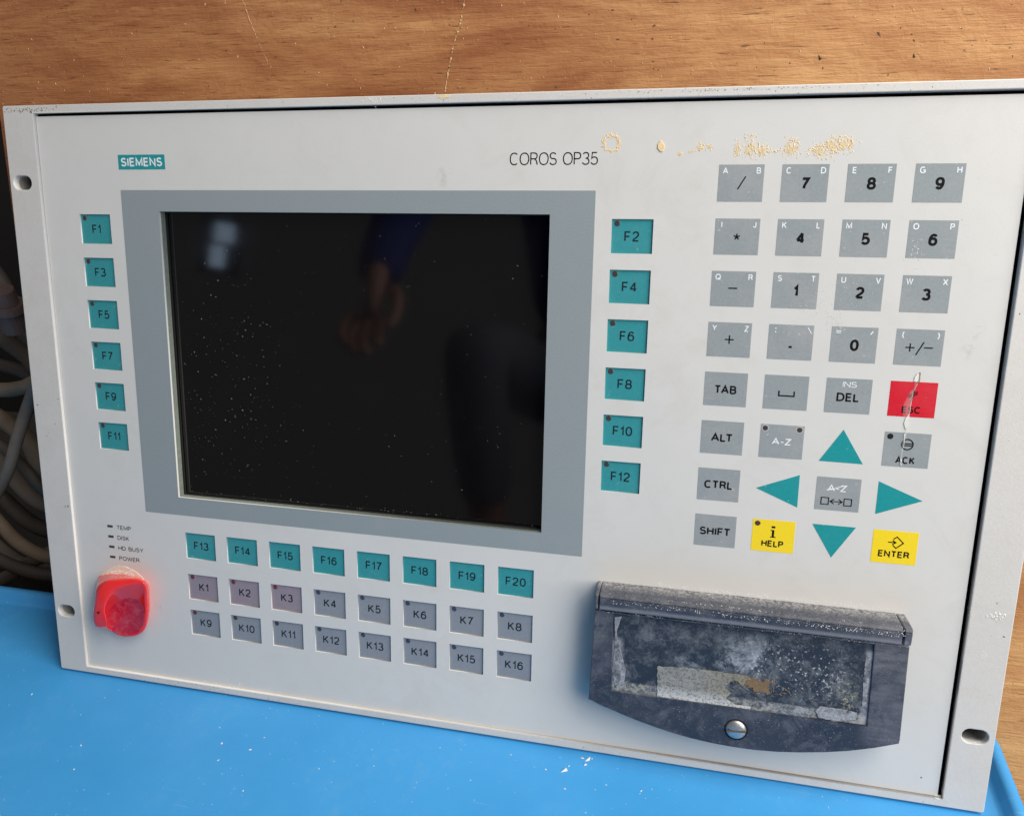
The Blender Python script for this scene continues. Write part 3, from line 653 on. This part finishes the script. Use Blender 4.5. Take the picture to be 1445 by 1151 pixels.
# arrow keys, corners read off the photograph on the membrane plane
for nm, tri in (('up', ((1190.5, 606), (1155.2, 649.8), (1217.5, 654.8))), ('left', ((1066.8, 688), (1128.8, 670), (1124.9, 715.6))),
                ('right', ((1240.2, 678.8), (1235, 724.8), (1302, 706.8))), ('down', ((1146.4, 738.6), (1208, 744), (1172.6, 786.2)))):
    k = plate('arrow_key', [[onz(*p) for p in tri]], 0.0, Z1, 'tealprint', panel); k['label'] = 'teal triangular key pointing ' + nm

# maker's plate, model lettering, indicator lamps
bp = plate('name_plate', [rect(63.4, 89.4, 276.6, 283.5)], 0.0, 0.08, 'tealprint', panel)
text('SIEMENS', 76.4, 280.05, 4.1, 0.13, 'white', bp, width=23.0, weight=0.185, gap=0.12, name='lettering')
text('COROS OP35', 280.2, 280.1, 5.3, 0.05, 'black', panel, width=38.6, weight=0.092, gap=0.08, name='lettering')
for s, y, wd in (('TEMP', 89.69, 8.9), ('DISK', 83.8, 7.2), ('HD BUSY', 77.86, 15.7), ('POWER', 71.92, 12.7)):
    l = plate('indicator_lamp', [rect(38.5, 41.8, y-0.65, y+0.65)], 0.0, 0.1, 'led', panel); l['label'] = 'small dark indicator lamp marked ' + s
    text(s, 44.3, y-0.25, 2.35, 0.06, 'black', l, width=wd, weight=0.14, gap=0.14, align='L')

# crack through the ESC and ACK keys
cp = [(434.99, 195.08), (435.02, 191.4), (433.27, 186.98), (432.9, 177.62), (432.45, 168.77), (431.57, 158.51), (432.3, 155.4)]
vs, fs = [], []; q = []
for a, b in zip(cp, cp[1:]):
    for k in range(8): q.append((a[0]+(b[0]-a[0])*k/8+random.uniform(-.12, .12), a[1]+(b[1]-a[1])*k/8))
for i, (x, y) in enumerate(q):
    t = i/len(q); wl = 2.6*math.sin(math.pi*min(1, t*1.15+0.02))**0.7*(0.6+0.4*math.sin(t*17)); hh = 0.55*math.sin(math.pi*t)**0.5+0.12
    vs += [(x-wl-0.2, y, 0.10), (x-0.1, y, hh+0.1), (x+0.18, y, 0.11), (x+0.9+wl*.5, y, 0.09)]
    if i: b = 4*i; fs += [(b-4, b-3, b+1, b), (b-3, b-2, b+2, b+1)]
m = NT('clear lifted foil'); m.out((0.9, 0.88, 0.84), 0.15, 0.9); m.b.inputs['Alpha'].default_value = 0.13; MT['clear'] = m.m
tag(link_mesh('lifted_foil', mesh('lifted_foil', vs, fs), 'clear', panel, True), 'split in the clear foil running across two keys')
vs, fs = [], []
for i, (x, y) in enumerate(q):
    t = i/len(q); ww = 0.26*(1-t*0.6) if t < 0.2 else random.uniform(.04, .09)
    vs += [(x-ww, y, 0.30), (x+ww, y, 0.30)]
    if i: b = 2*i; fs.append((b-2, b-1, b+1, b))
n1 = 10
MT['palish'] = flat('pale cream foil', (0.76, 0.74, 0.70), 0.25, 0.6)  # opaque pale cream slivers along the split
CQ = lambda a, b: onz(1160+a/4.794, 440+b/4.796)
for L_ in ([(654, 414), (650, 468), (634, 474), (618, 468), (628, 438), (642, 420)], [(588, 690), (580, 750), (572, 790), (558, 786), (556, 750), (568, 716)], [(562, 812), (560, 850), (550, 880), (552, 830)], [(528, 985), (540, 1000), (536, 1040), (526, 1030)]):
    plate('pale_foil', [jag([CQ(*p) for p in L_], .12, .4, 11)], Z1+0.06, Z1+0.20, 'palish', panel)
tag(link_mesh('crack', mesh('crack', vs, [f for k, f in enumerate(fs) if k < n1 or k > len(fs)-5]), 'grime', panel), 'brown dirt in the ends of the split')
tag(link_mesh('crack_edge', mesh('crack_edge', [(a, b, c+0.02) for a, b, c in vs], [f for k, f in enumerate(fs) if n1 <= k <= len(fs)-5]), 'dust', panel), 'pale edge of the split')

# dried glue flecks above the number block
def cluster(cx, cy, rx, ry, n, s=0.35, up=0.0): return [(random.gauss(cx, rx), random.gauss(cy, ry), 0.0, random.uniform(.4, 1)*s) for _ in range(n)]
g = []
for cx, cy, rx, ry, n in ((333.7, 281.6, .9, .3, 16), (338, 282.4, .7, .3, 14), (341.8, 284.3, .9, 1.2, 34), (345.6, 284.4, .9, .9, 22),
                          (356.5, 283.2, .7, 1.7, 60), (361.3, 288.0, 1.4, 1.0, 22), (361.5, 283.0, 1.3, 1.9, 90), (366.0, 282.4, 1.5, 1.4, 90), (371, 282.3, 1.8, .4, 18),
                          (377.0, 283.2, 1.6, 1.9, 110), (379, 286.3, 1.0, .5, 10), (388.0, 282.0, 1.6, 1.4, 100), (392.6, 284.0, 1.8, 1.8, 130), (396.8, 285.2, 1.4, 1.5, 90), (399.8, 284.0, .6, 1.6, 50), (384, 281.5, 1.5, .9, 14)):
    g += cluster(cx, cy, rx, ry, n)
for i in range(230):
    a = random.random()*6.28; sq = 1.0/max(abs(math.cos(a)), abs(math.sin(a)))**0.35
    g.append((304.9+3.3*sq*math.cos(a)*.95+random.gauss(0, .38), 286.2+3.2*sq*math.sin(a)*.95+random.gauss(0, .38), 0, random.uniform(.12, .34)))
tag(flecks('glue_flecks', g, 'glue', panel), 'dried yellow glue flecks above the number keys')
plate('glue_spot', [jag([(324.3, 283.2), (325.0, 282.4), (326.6, 282.6), (327.0, 284.6), (326.2, 286.6), (325.2, 286.9), (324.2, 285.3)], .25, .5, 3)], 0.0, 0.3, 'glue', panel, 0.1)
g = cluster(377.2, 284.2, .8, .5, 20, .5) + cluster(362, 284.2, 4, 1.8, 30, .25) + cluster(393, 283.8, 4, 1.6, 40, .28)
flecks('glue_crust', g, 'gluepale', panel)

MT['film'] = flat('thin yellow glue film', (0.66, 0.56, 0.38), 0.35, 0.5, var=0.15, scale=400)
for n_, (cx, cy, rx, ry) in enumerate(((356.5, 283.0, .7, 1.6), (361.3, 283.0, 1.3, 1.6), (366, 282.4, 1.4, 1.2), (377.2, 283.3, 1.8, 1.7), (388, 282.1, 1.6, 1.2), (392.6, 284.0, 1.9, 1.5), (397.0, 285.0, 1.6, 1.3), (341.8, 284.0, 1.0, 1.0), (345.6, 284.4, .8, .9))):
    plate('glue_film', [jag(circle(cx, cy, rx, 14, ry), .55, .35, 20+n_)], 0.0, 0.06, 'film', panel)

# dust and crumbs on the face
pts = []
for _ in range(60): pts.append((random.uniform(345, 462), random.uniform(110, 295), Z1, random.uniform(.06, .18)))
pts += cluster(413, 262.0-4, 1.4, 1.6, 0)
for (u, v, su, sv, n, s) in ((1292, 355, 5, 7, 34, .38), (1305, 340, 10, 9, 14, .22), (1160, 420, 9, 12, 60, .22), (1185, 415, 16, 16, 70, .2), (1178, 452, 8, 10, 46, .34), (1125, 455, 14, 12, 50, .16), (1140, 432, 6, 5, 14, .3), (1212, 392, 14, 12, 30, .2), (1215, 485, 6, 5, 12, .2), (640, 262, 12, 4, 0, .2), (1360, 470, 4, 5, 6, .12), (728, 822, 9, 8, 16, .25)):
    for _ in range(n):
        x, y = onz(random.gauss(u, su), random.gauss(v, sv)); pts.append((x, y, Z1, random.uniform(.35, 1)*s*0.65))
flecks('dust', pts, 'dust', panel)
pts = []
for _ in range(420):
    u, v = random.gauss(320, 55), random.gauss(500, 75) if random.random() < .7 else random.gauss(620, 50)
    x, y = onz(u, v, -5.2)
    if SX0+4 < x < SX1-2 and SY0+2 < y < SY1-2: pts.append((x, y, -5.15, random.choice((.03, .04, .06, .06, .12))*random.uniform(.7, 1.3)))
for _ in range(130):
    x, y = random.uniform(SX0+3, SX1-3), random.uniform(SY0+2, SY1-2); pts.append((x, y, -5.15, random.uniform(.04, .10)))
for _ in range(60):
    x = random.uniform(SX0+2, SX1-3); pts.append((x, SY0+1.2+abs(random.gauss(0, .8)), -5.15, random.uniform(.04, .11)))
flecks('screen_dust', pts, 'dust', panel)
pts = []                                       # grime along the frame edges and chips
for _ in range(90): pts.append((abs(random.gauss(0, 14))+1, 305.0+random.uniform(-.9, 1.2), 1.68, random.uniform(.08, .35)))
for _ in range(160): pts.append((random.gauss(355, 26), 306.2+random.uniform(-.6, .5), 1.68, random.uniform(.06, .24)))
for _ in range(40): pts.append((random.uniform(5, 478), 305.0+random.uniform(-1, 1.4), 1.68, random.uniform(.06, .3)))
for u, v, s in ((53, 571, .35), (68, 610, .25), (78, 598, .3), (66, 615, .3), (92, 714, .5), (96, 714, .5), (82, 563, .3), (44, 158, .8), (1407, 851, .3), (1427, 437, .4), (1439, 443, .3), (1417, 898, .4), (1300, 1096, .4)):
    x, y = onz(u, v, 1.7); pts.append((x, y, 1.68, s))
for _ in range(110): pts.append((random.choice((random.gauss(80, 26), random.uniform(20, 460))), 1.9+random.uniform(-1.4, 1.3), 1.68, random.uniform(.05, .26)))
for _ in range(60): pts.append((random.uniform(.8, 17), random.uniform(2, 304), 1.68, random.uniform(.05, .14)))
for _ in range(60): pts.append((random.uniform(467, 482), random.uniform(2, 304), 1.68, random.uniform(.05, .16)))
flecks('grime', pts, 'grime', panel)
pts = []
for u, v, su, sv, n, s in ((1406, 870, 6, 3, 34, .5), (1390, 925, 2, 6, 10, .3), (528, 141, 9, 3, 50, .35), (740, 131, 8, 2, 16, .25), (805, 134, 16, 2, 14, .2), (313, 969, 26, 3, 50, .3), (1322, 1126, 4, 2, 14, .5), (1383, 1055, 3, 5, 8, .25), (1371, 870, 2, 9, 16, .3), (185, 945, 20, 3, 14, .2)):
    for _ in range(n):
        x, y = onz(random.gauss(u, su), random.gauss(v, sv), 1.7)
        if 0.5 < y < 306.6: pts.append((x, y, 1.68 if (y > 303.6 or y < 3.7 or x > 465.6 or x < 17.7) else 0.0, random.uniform(.4, 1)*s))
flecks('plaster_crumbs', pts, 'dust', panel)
plate('glue_spot', [jag([onz(618, 138.5, 1.7), onz(634, 137.6, 1.7), onz(636, 134, 1.7), onz(622, 134, 1.7)], .2, .6, 5)], 1.65, 1.8, 'glue', panel)

# red rotary knob: rings of points from the face out to the foot
def K(a, b, z): x, y = onz(100+a/5.755, 720+b/5.755, z); return Vector((x, y, z))
sect = [  # inner face edge, inner crest, outer crest, shoulder, foot (each crop px and height)
    ((592, 850, 5), (606, 842, 5.6), (622, 836, 5.2), (636, 822, 3.4), (642, 800, 0)),
    ((583, 770, 5), (600, 740, 6.4), (620, 722, 6.2), (634, 706, 4.0), (642, 700, 0)),
    ((550, 726, 5), (590, 628, 7.4), (606, 612, 7.4), (620, 600, 5.0), (632, 604, 0)),
    ((505, 712, 5), (545, 600, 8.2), (552, 570, 8.2), (556, 556, 7.0), (566, 548, 0)),
    ((450, 712, 5), (440, 612, 10.0), (415, 566, 10.2), (410, 552, 9.0), (420, 520, 0)),
    ((392, 732, 5), (350, 655, 11.5), (300, 592, 12.2), (280, 572, 10.8), (300, 515, 0)),
    ((340, 775, 5), (290, 735, 12.8), (226, 655, 13.0), (208, 632, 11.0), (222, 540, 0)),
    ((312, 830, 5), (272, 810, 13.2), (205, 755, 13.2), (189, 738, 11.2), (206, 620, 0)),
    ((304, 890, 5), (290, 880, 13.2), (195, 848, 13.2), (177, 838, 11.2), (200, 720, 0)),
    ((304, 925, 5), (294, 925, 12.6), (204, 922, 12.8), (186, 918, 10.8), (215, 800, 0)),
    ((308, 945, 5), (290, 946, 11.5), (240, 950, 11.6), (228, 958, 9.8), (265, 850, 0)),
    ((330, 970, 5), (322, 968, 5.4), (316, 970, 5.4), (308, 968, 4.4), (330, 900, 0)),
    ((390, 1004, 5), (388, 1009, 5.0), (386, 1012, 4.6), (384, 1010, 3.4), (395, 960, 0)),
    ((460, 1014, 5), (460, 1020, 5.0), (460, 1024, 4.6), (460, 1022, 3.4), (462, 985, 0)),
    ((530, 1000, 5), (534, 1006, 5.0), (540, 1010, 4.6), (542, 1008, 3.4), (545, 975, 0)),
    ((578, 945, 5), (590, 948, 5.0), (602, 955, 4.6), (608, 950, 3.4), (612, 920, 0)),
]
SUB = 6; rings = []
for c in range(5):
    P = [K(*s[c]) for s in sect]; n = len(P); out = []
    for i in range(n):
        p0, p1, p2, p3 = P[i-1], P[i], P[(i+1) % n], P[(i+2) % n]
        for k in range(SUB):
            t = k/SUB; out.append(0.5*((2*p1)+(p2-p0)*t+(2*p0-5*p1+4*p2-p3)*t*t+(3*p1-p0-3*p2+p3)*t**3))
    rings.append(out)
full = []
for a in range(4):                            # extra rounded rings between the control rings
    for t in (0, 0.10, 0.22, 0.5, 0.78, 0.90):
        ra, rb, r0, r3 = rings[a], rings[a+1], rings[max(a-1, 0)], rings[min(a+2, 4)]
        cr = [0.5*((2*p1)+(p2-p0)*t+(2*p0-5*p1+4*p2-p3)*t*t+(3*p1-p0-3*p2+p3)*t**3) for p0, p1, p2, p3 in zip(r0, ra, rb, r3)]
        full.append([p.lerp(q.lerp(r, t), 0.75) for p, q, r in zip(cr, ra, rb)])
full.append(rings[4])
for r in full:
    for p in r: p.z = max(p.z, 0.0)
N = len(full[0]); vs = [tuple(p) for r in full for p in r]; fs = []
for a in range(len(full)-1):
    for k in range(N): fs.append((a*N+k, (a+1)*N+k, (a+1)*N+(k+1) % N, a*N+(k+1) % N))
knob = link_mesh('rotary_knob', mesh('rotary_knob', vs, fs), 'knob', panel, True); knob['label'] = 'glossy red plastic knob with a raised hook-shaped grip'
cen = sum(full[0], Vector())/N; vs = [tuple(cen+Vector((0, 0, -0.9)))]; fs = []
for t in (0.45, 0.8, 0.93, 1.0):
    vs += [tuple(cen+(p-cen)*t+Vector((0, 0, -0.9*(1-t**4)))) for p in full[0]]
for k in range(N): fs.append((0, 1+k, 1+(k+1) % N))
for a in range(3):
    for k in range(N): fs.append((1+a*N+k, 1+(a+1)*N+k, 1+(a+1)*N+(k+1) % N, 1+a*N+(k+1) % N))
tag(link_mesh('knob_face', mesh('knob_face', vs, fs), 'knobface', knob, True), 'dusty darker red sunken face')
for o in (knob,):
    bmx = bmesh.new(); bmx.from_mesh(o.data); bmesh.ops.recalc_face_normals(bmx, faces=bmx.faces); bmx.to_mesh(o.data); bmx.free()
a, b = K(226, 826, 13.4), K(219, 832, 13.4)
sl = plate('slot_mark', [circle(a.x, a.y, 0.75, 12, 0.55)], a.z+0.3, a.z+0.42, 'dark', knob)
# ring of old glue left above the knob
arc = [(45.5+17.2*math.cos(R_(d)), 50.5+16.6*math.sin(R_(d))) for d in range(35, 150, 8)] + [(45.5+12*math.cos(R_(d)), 50.5+11*math.sin(R_(d))) for d in range(148, 34, -8)]
tag(plate('glue_ring', [jag(arc, .3, .9, 9)], 0.0, 0.25, 'gluepale', panel), 'yellowed glue ring above the red knob')
pts = []
for _ in range(260):
    d = R_(random.uniform(40, 150)); rr = random.gauss(15.4, .7); pts.append((45.0+rr*math.cos(d), 49.5+rr*math.sin(d)*.93, .2, random.uniform(.12, .5)))
flecks('knob_dust', pts, 'dust', panel)

# black disk drive cover with hinge bar, recess, torn sticker and screw
cov_o = [(306.4, 36.0), (306.1, 34.6), (313, 32.0), (322, 29.2), (330, 26.9), (338, 25.0), (346, 23.3), (354, 22.1), (363, 21.25), (372, 20.85), (382, 20.9), (392, 21.7), (402, 23.1), (412, 25.0), (422, 27.4), (432, 30.6), (441.6, 34.4), (441.8, 36), (440.9, 80.0), (307.6, 80.0)]
iw = [(317.0, 40.6), (428.2, 40.6), (427.2, 79.2), (315.8, 79.2)]
cover = plate('disk_cover', [cov_o, iw], 4.0, 12.0, 'cover', panel, 0.3, res=1)
tag(cover, 'scuffed dark navy disk drive cover with a curved lower edge')
plate('cover_body', [[(x*0.985+5.6, y*0.985+0.5) for x, y in cov_o]], 0.0, 11.0, 'cover', cover, 0.3)
plate('recess_panel', [[(316.2, 39.8), (429, 39.8), (428, 80.2), (315, 80.2)]], 10.4, 11.2, 'inset', cover)
plate('hinge_gap', [rect(308.5, 440, 79, 82)], 0.0, 8.0, 'dark', cover)
# hinge bar: rounded profile swept in x
pr = [(81.3, 4), (81.3, 13.6), (81.6, 14.3), (82.2, 14.5), (87.2, 14.9), (87.35, 14.3), (87.6, 14.3), (87.75, 14.8), (88.3, 14.5), (88.8, 13.8), (89.1, 8), (89.2, 0), (81, 0)]
def bar(name, x0, x1, grow, mat):
    vs, fs = [], []; n = len(pr); cs = [(x0, .92), (x0+.5, 1.0), (x1-.5, 1.0), (x1, .92)]
    for x, k in cs: vs += [(x, 85+(y-85)*k*grow, z*k*grow) for y, z in pr]
    for i in range(len(cs)-1):
        for j in range(n): fs.append((i*n+j, i*n+(j+1) % n, (i+1)*n+(j+1) % n, (i+1)*n+j))
    fs.append(tuple(range(n))); fs.append(tuple(range(len(vs)-n, len(vs)))[::-1])
    o = link_mesh(name, mesh(name, vs, fs), mat, cover)
    bmx = bmesh.new(); bmx.from_mesh(o.data); bmesh.ops.recalc_face_normals(bmx, faces=bmx.faces); bmx.to_mesh(o.data); bmx.free()
    md = o.modifiers.new('bevel', 'BEVEL'); md.width = 0.3*S; md.segments = 2; md.limit_method = 'ANGLE'; return o
bar('hinge_bar', 309.4, 437.2, 1.0, 'cover')
bar('bar_end', 307.4, 309.2, 0.985, 'cover'); bar('bar_end', 437.5, 441.0, 0.99, 'cover')
# torn sticker and paper scraps
pts = [(random.gauss(384, 7), random.gauss(52, 3.2), 11.2, random.uniform(.1, .38)) for _ in range(150)] + [(random.gauss(376, 5), random.gauss(43, 1.6), 11.2, random.uniform(.1, .3)) for _ in range(60)]
flecks('label_crumbs', [p for p in pts if 38.5 < p[1] < 60], 'tan', cover)
ZS = 11.2
X = lambda a, b: onz(820+a/4.1125, 790+b/4.1125, ZS)
Y6 = lambda a, b: onz(1060+a/4.425, 810+b/4.425, ZS)
st = plate('sticker', [jag([X(442, 835), X(442, 615), X(600, 622), X(760, 640), X(850, 655), X(960, 668), X(985, 690), X(960, 690), X(940, 740), X(910, 700), X(870, 700), X(830, 740), X(870, 770), X(840, 800), X(900, 840), X(985, 848), X(987, 884), X(910, 880), X(700, 862)], .2, .4, 1)], ZS, ZS+0.25, 'sticker', cover, 0.08)
tag(st, 'torn silver sticker with yellowed glue')
tag(plate('paper_scrap', [jag([Y6(0, 640), Y6(40, 660), Y6(60, 665), Y6(130, 655), Y6(110, 700), Y6(105, 750), Y6(60, 725), Y6(20, 740), Y6(0, 700), X(950, 720), X(955, 672)], .75, .25, 2)], ZS, ZS+0.2, 'tan', cover), 'torn tan paper scrap')
plate('glue_strip', [jag([X(985, 850), Y6(60, 850), Y6(160, 862), Y6(200, 840), Y6(290, 820), Y6(350, 840), Y6(360, 905), Y6(180, 885), X(985, 882)], .15, .8, 4)], ZS, ZS+0.35, 'blob', cover, 0.12)
plate('glue_strip', [jag([Y6(395, 850), Y6(430, 822), Y6(560, 838), Y6(660, 862), Y6(655, 905), Y6(520, 915), Y6(420, 890)], .15, .8, 5)], ZS, ZS+0.4, 'blob', cover, 0.12)
plate('glue_strip', [jag([X(195, 330), X(235, 325), X(205, 420), X(240, 560), X(258, 640), X(250, 715), X(195, 725), X(180, 640), X(195, 500)], .12, .8, 6)], ZS, ZS+0.2, 'blob', cover, 0.08)
plate('glue_strip', [jag([Y6(715, 510), Y6(745, 510), Y6(735, 640), Y6(720, 800), Y6(690, 830), Y6(700, 650)], .12, .8, 8)], ZS, ZS+0.25, 'blob', cover, 0.08)
sx, sy = 373.7, 29.9
plate('screw_seat', [circle(sx, sy, 5.2, 32), circle(sx, sy, 4.7, 32)], 12.0, 12.15, 'dark', cover)
bm = bmesh.new(); bmesh.ops.create_uvsphere(bm, u_segments=32, v_segments=16, radius=1)
for v in list(bm.verts):
    if v.co.z < -0.01: bm.verts.remove(v)
for v in bm.verts: v.co = Vector((sx+v.co.x*4.5, sy+v.co.y*4.5, 12.0+v.co.z*1.6))*S
tag(bm_obj('screw', bm, 'steel', cover, True), 'slotted round head screw')
plate('screw_slot', [[(sx-4.2, sy-.7), (sx+4.2, sy-.1), (sx+4.2, sy+.75), (sx-4.2, sy+.15)]], 13.2, 13.62, 'grime', cover)
pts = []
for _ in range(700):                          # chalk along the top of the hinge bar
    x = random.uniform(311, 438); pts.append((x, 88.9+random.uniform(-3.6, .4), 15.0 if random.random() < .5 else random.uniform(13.6, 15.1), random.uniform(.06, .22)))
pts = [(x, y, (15.0 if y < 87 else 14.8-(y-87)*0.9), s) for x, y, z, s in pts if x > 340 or random.random() < .5]
for _ in range(380): pts.append((min(424, 362+62*random.random()**.8), random.uniform(46, 79), ZS, random.choice((.03, .04, .05, .06, .10))*random.uniform(.6, 1.2)))
for _ in range(160): pts.append((random.uniform(309, 440), 79.9+random.uniform(-.5, .5), 12.0, random.uniform(.06, .2)))
for _ in range(220): pts.append((random.gauss(300+random.uniform(30, 136), 3), 89.9+abs(random.gauss(0, .7)), 0, random.uniform(.06, .26)))
for _ in range(40): pts.append((random.uniform(345, 425), random.uniform(32, 38), 12.0, random.uniform(.05, .13)))
flecks('chalk_dust', pts, 'dust', cover)

# ------------------------------------------------------------------ the photographer, seen only as a reflection in the screen
def grown(name, joints, bones, mat, parent=None, sub=2, root=0):
    me = bpy.data.meshes.new(name); me.from_pydata([tuple(c*S for c in j[:3]) for j in joints], bones, []); o = bpy.data.objects.new(name, me); COL.objects.link(o)
    o.modifiers.new('skin', 'SKIN'); o.modifiers['skin'].use_smooth_shade = True
    lay = me.skin_vertices[0]
    for i, j in enumerate(joints): lay.data[i].radius = (j[3]*S, (j[4] if len(j) > 4 else j[3])*S)
    lay.data[root].use_root = True
    md = o.modifiers.new('sub', 'SUBSURF'); md.levels = sub; md.render_levels = sub
    bpy.context.view_layer.update()
    nm = bpy.data.meshes.new_from_object(o.evaluated_get(bpy.context.evaluated_depsgraph_get())); bpy.data.objects.remove(o)
    return link_mesh(name, nm, mat, parent, True)
MT['skin'] = flat('skin', (0.55, 0.31, 0.24), 0.5, var=0.1, scale=120); MT['jacket'] = flat('blue jacket cloth', (0.035, 0.055, 0.26), 0.85, 0.2)
MT['trousers'] = flat('grey blue trousers', (0.17, 0.19, 0.24), 0.9, 0.2); MT['hair'] = flat('dark hair', (0.02, 0.014, 0.010), 0.6, var=0.4)
MT['shoe'] = flat('black shoe leather', (0.015, 0.014, 0.013), 0.5)
ps = bpy.data.objects.new('person', None); COL.objects.link(ps); ps.location = (0.16, -1.12, -0.08)
tag(ps, 'crouching photographer in a blue jacket, mirrored in the dark screen with one hand hanging', 'person')
def pj(*L): return [(a-180, b+1120, c+80, *r) for a, b, c, *r in L]
PALM = [(-63, -574, 332, 30, 13), (-64, -567, 314, 27, 12)]
J = pj((170, -1120, 330, 95, 80), (165, -1030, 500, 95, 75), (150, -930, 680, 110, 80), (140, -860, 830, 70, 60), (140, -815, 915, 42), (142, -770, 985, 62, 66), (144, -750, 1060, 66, 72), (144, -752, 1120, 44),
       (-10, -840, 800, 46), (-72, -760, 600, 38), (-76, -640, 440, 27), (-70, -596, 384, 24, 17), (-64, -580, 356, 28, 16),
       (300, -850, 810, 46), (400, -760, 640, 38), (420, -620, 560, 27), (400, -545, 560, 26, 15),
       (75, -1100, 300, 72), (20, -800, 330, 52), (30, -980, 20, 36), (25, -880, -40, 30, 22),
       (270, -1100, 300, 72), (330, -810, 330, 52), (320, -990, 20, 36), (330, -890, -40, 30, 22), *PALM)
E_ = [(12, 25), (25, 26), (0, 1), (1, 2), (2, 3), (3, 4), (4, 5), (5, 6), (6, 7), (3, 8), (8, 9), (9, 10), (10, 11), (11, 12), (3, 13), (13, 14), (14, 15), (15, 16), (0, 17), (17, 18), (18, 19), (19, 20), (0, 21), (21, 22), (22, 23), (23, 24)]
body = grown('body', J, E_, 'skin', ps); MT['eye'] = flat('white of the eye', (0.7, 0.7, 0.68), 0.2)
fing = [((-86, -574, 330), (-96, -562, 306), (-90, -546, 286), (-78, -542, 276)), ((-74, -570, 320), (-80, -556, 292), (-72, -540, 272), (-60, -538, 264)),
        ((-60, -568, 318), (-62, -554, 290), (-54, -540, 270), (-44, -540, 264)), ((-46, -570, 322), (-44, -558, 298), (-38, -546, 282), (-32, -546, 278)),
        ((-38, -582, 366), (-22, -566, 346), (-18, -550, 320), (-24, -540, 300))]
for f in fing:
    g = pj(*[(*p, r) for p, r in zip(f, (9.5, 8.8, 8, 6.8))]); grown('finger', g, [(0, 1), (1, 2), (2, 3)], 'skin', body, 2)
for sx_ in (-14, 18): grown('finger', pj((400+sx_, -540, 562, 10), (404+sx_, -505, 560, 9), (408+sx_, -480, 545, 8)), [(0, 1), (1, 2)], 'skin', body, 2)
clothing_joints = pj((168, -1085, 400, 112, 98), (165, -1030, 500, 112, 92), (150, -930, 680, 126, 98), (140, -865, 820, 84, 74), (-10, -840, 800, 60), (-72, -760, 600, 50), (-76, -640, 440, 40), (-69, -596, 378, 34), (300, -850, 810, 60), (400, -760, 640, 50), (418, -650, 578, 38))
grown('jacket', clothing_joints, [(0, 1), (1, 2), (2, 3), (3, 4), (4, 5), (5, 6), (6, 7), (3, 8), (8, 9), (9, 10)], 'jacket', ps)
TT = pj((170, -1120, 330, 108, 92), (75, -1100, 300, 84), (20, -800, 330, 62), (28, -965, 50, 48), (270, -1100, 300, 84), (330, -810, 330, 62), (322, -975, 50, 48))
grown('trousers', TT, [(0, 1), (1, 2), (2, 3), (0, 4), (4, 5), (5, 6)], 'trousers', ps)
for fx in (26, 328): grown('shoe', pj((fx, -1010, -45, 34, 30), (fx, -930, -50, 36, 28), (fx, -850, -56, 34, 22)), [(0, 1), (1, 2)], 'shoe', ps)
grown('hair', pj((144, -782, 1068, 64, 60), (144, -775, 1118, 60, 56), (144, -740, 1140, 40)), [(0, 1), (1, 2)], 'hair', body)
grown('nose', pj((143, -690, 1050, 8), (143, -672, 1030, 10)), [(0, 1)], 'skin', body)
for ex in (118, 168):
    bm = bmesh.new(); bmesh.ops.create_uvsphere(bm, u_segments=12, v_segments=8, radius=9*S, matrix=Matrix.Translation(Vector(((ex-180), (-689+1120), 1062+80))*S)); bm_obj('eye', bm, 'eye', body, True)

# added glowing panel, out of view, that makes the glint at the screen's upper left
MT['glint_glow'] = bpy.data.materials.new('added glint glow'); MT['glint_glow'].use_nodes = True
pb = MT['glint_glow'].node_tree.nodes['Principled BSDF']; pb.inputs['Emission Color'].default_value = (0.55, 0.75, 1.0, 1); pb.inputs['Emission Strength'].default_value = 3.0
wn = bpy.data.objects.new('glint_panel', None); COL.objects.link(wn); wn.location = (-0.98, -1.54, 0.697); wn.rotation_euler = (R_(90), 0, R_(145))
tag(wn, 'small added glowing panel far behind the camera, glinting in the upper left of the screen', 'glint_panel')
plate('glint_frame', [rect(-55, 55, -85, 85), rect(-34, 20, 8, 66), rect(-14, 26, -66, 0)], -8, 8, 'darkwall', wn)
plate('pane', [rect(-34, 20, 8, 66)], -2, 0, 'glint_glow', wn); plate('pane', [rect(-14, 26, -66, 0)], -2, 0, 'glint_glow', wn)  # glowing faces of the added glint panel, no real window

print('triangles', sum(sum(len(p.vertices)-2 for p in o.data.polygons) for o in sc.objects if o.type == 'MESH'), 'objects', len(sc.objects))
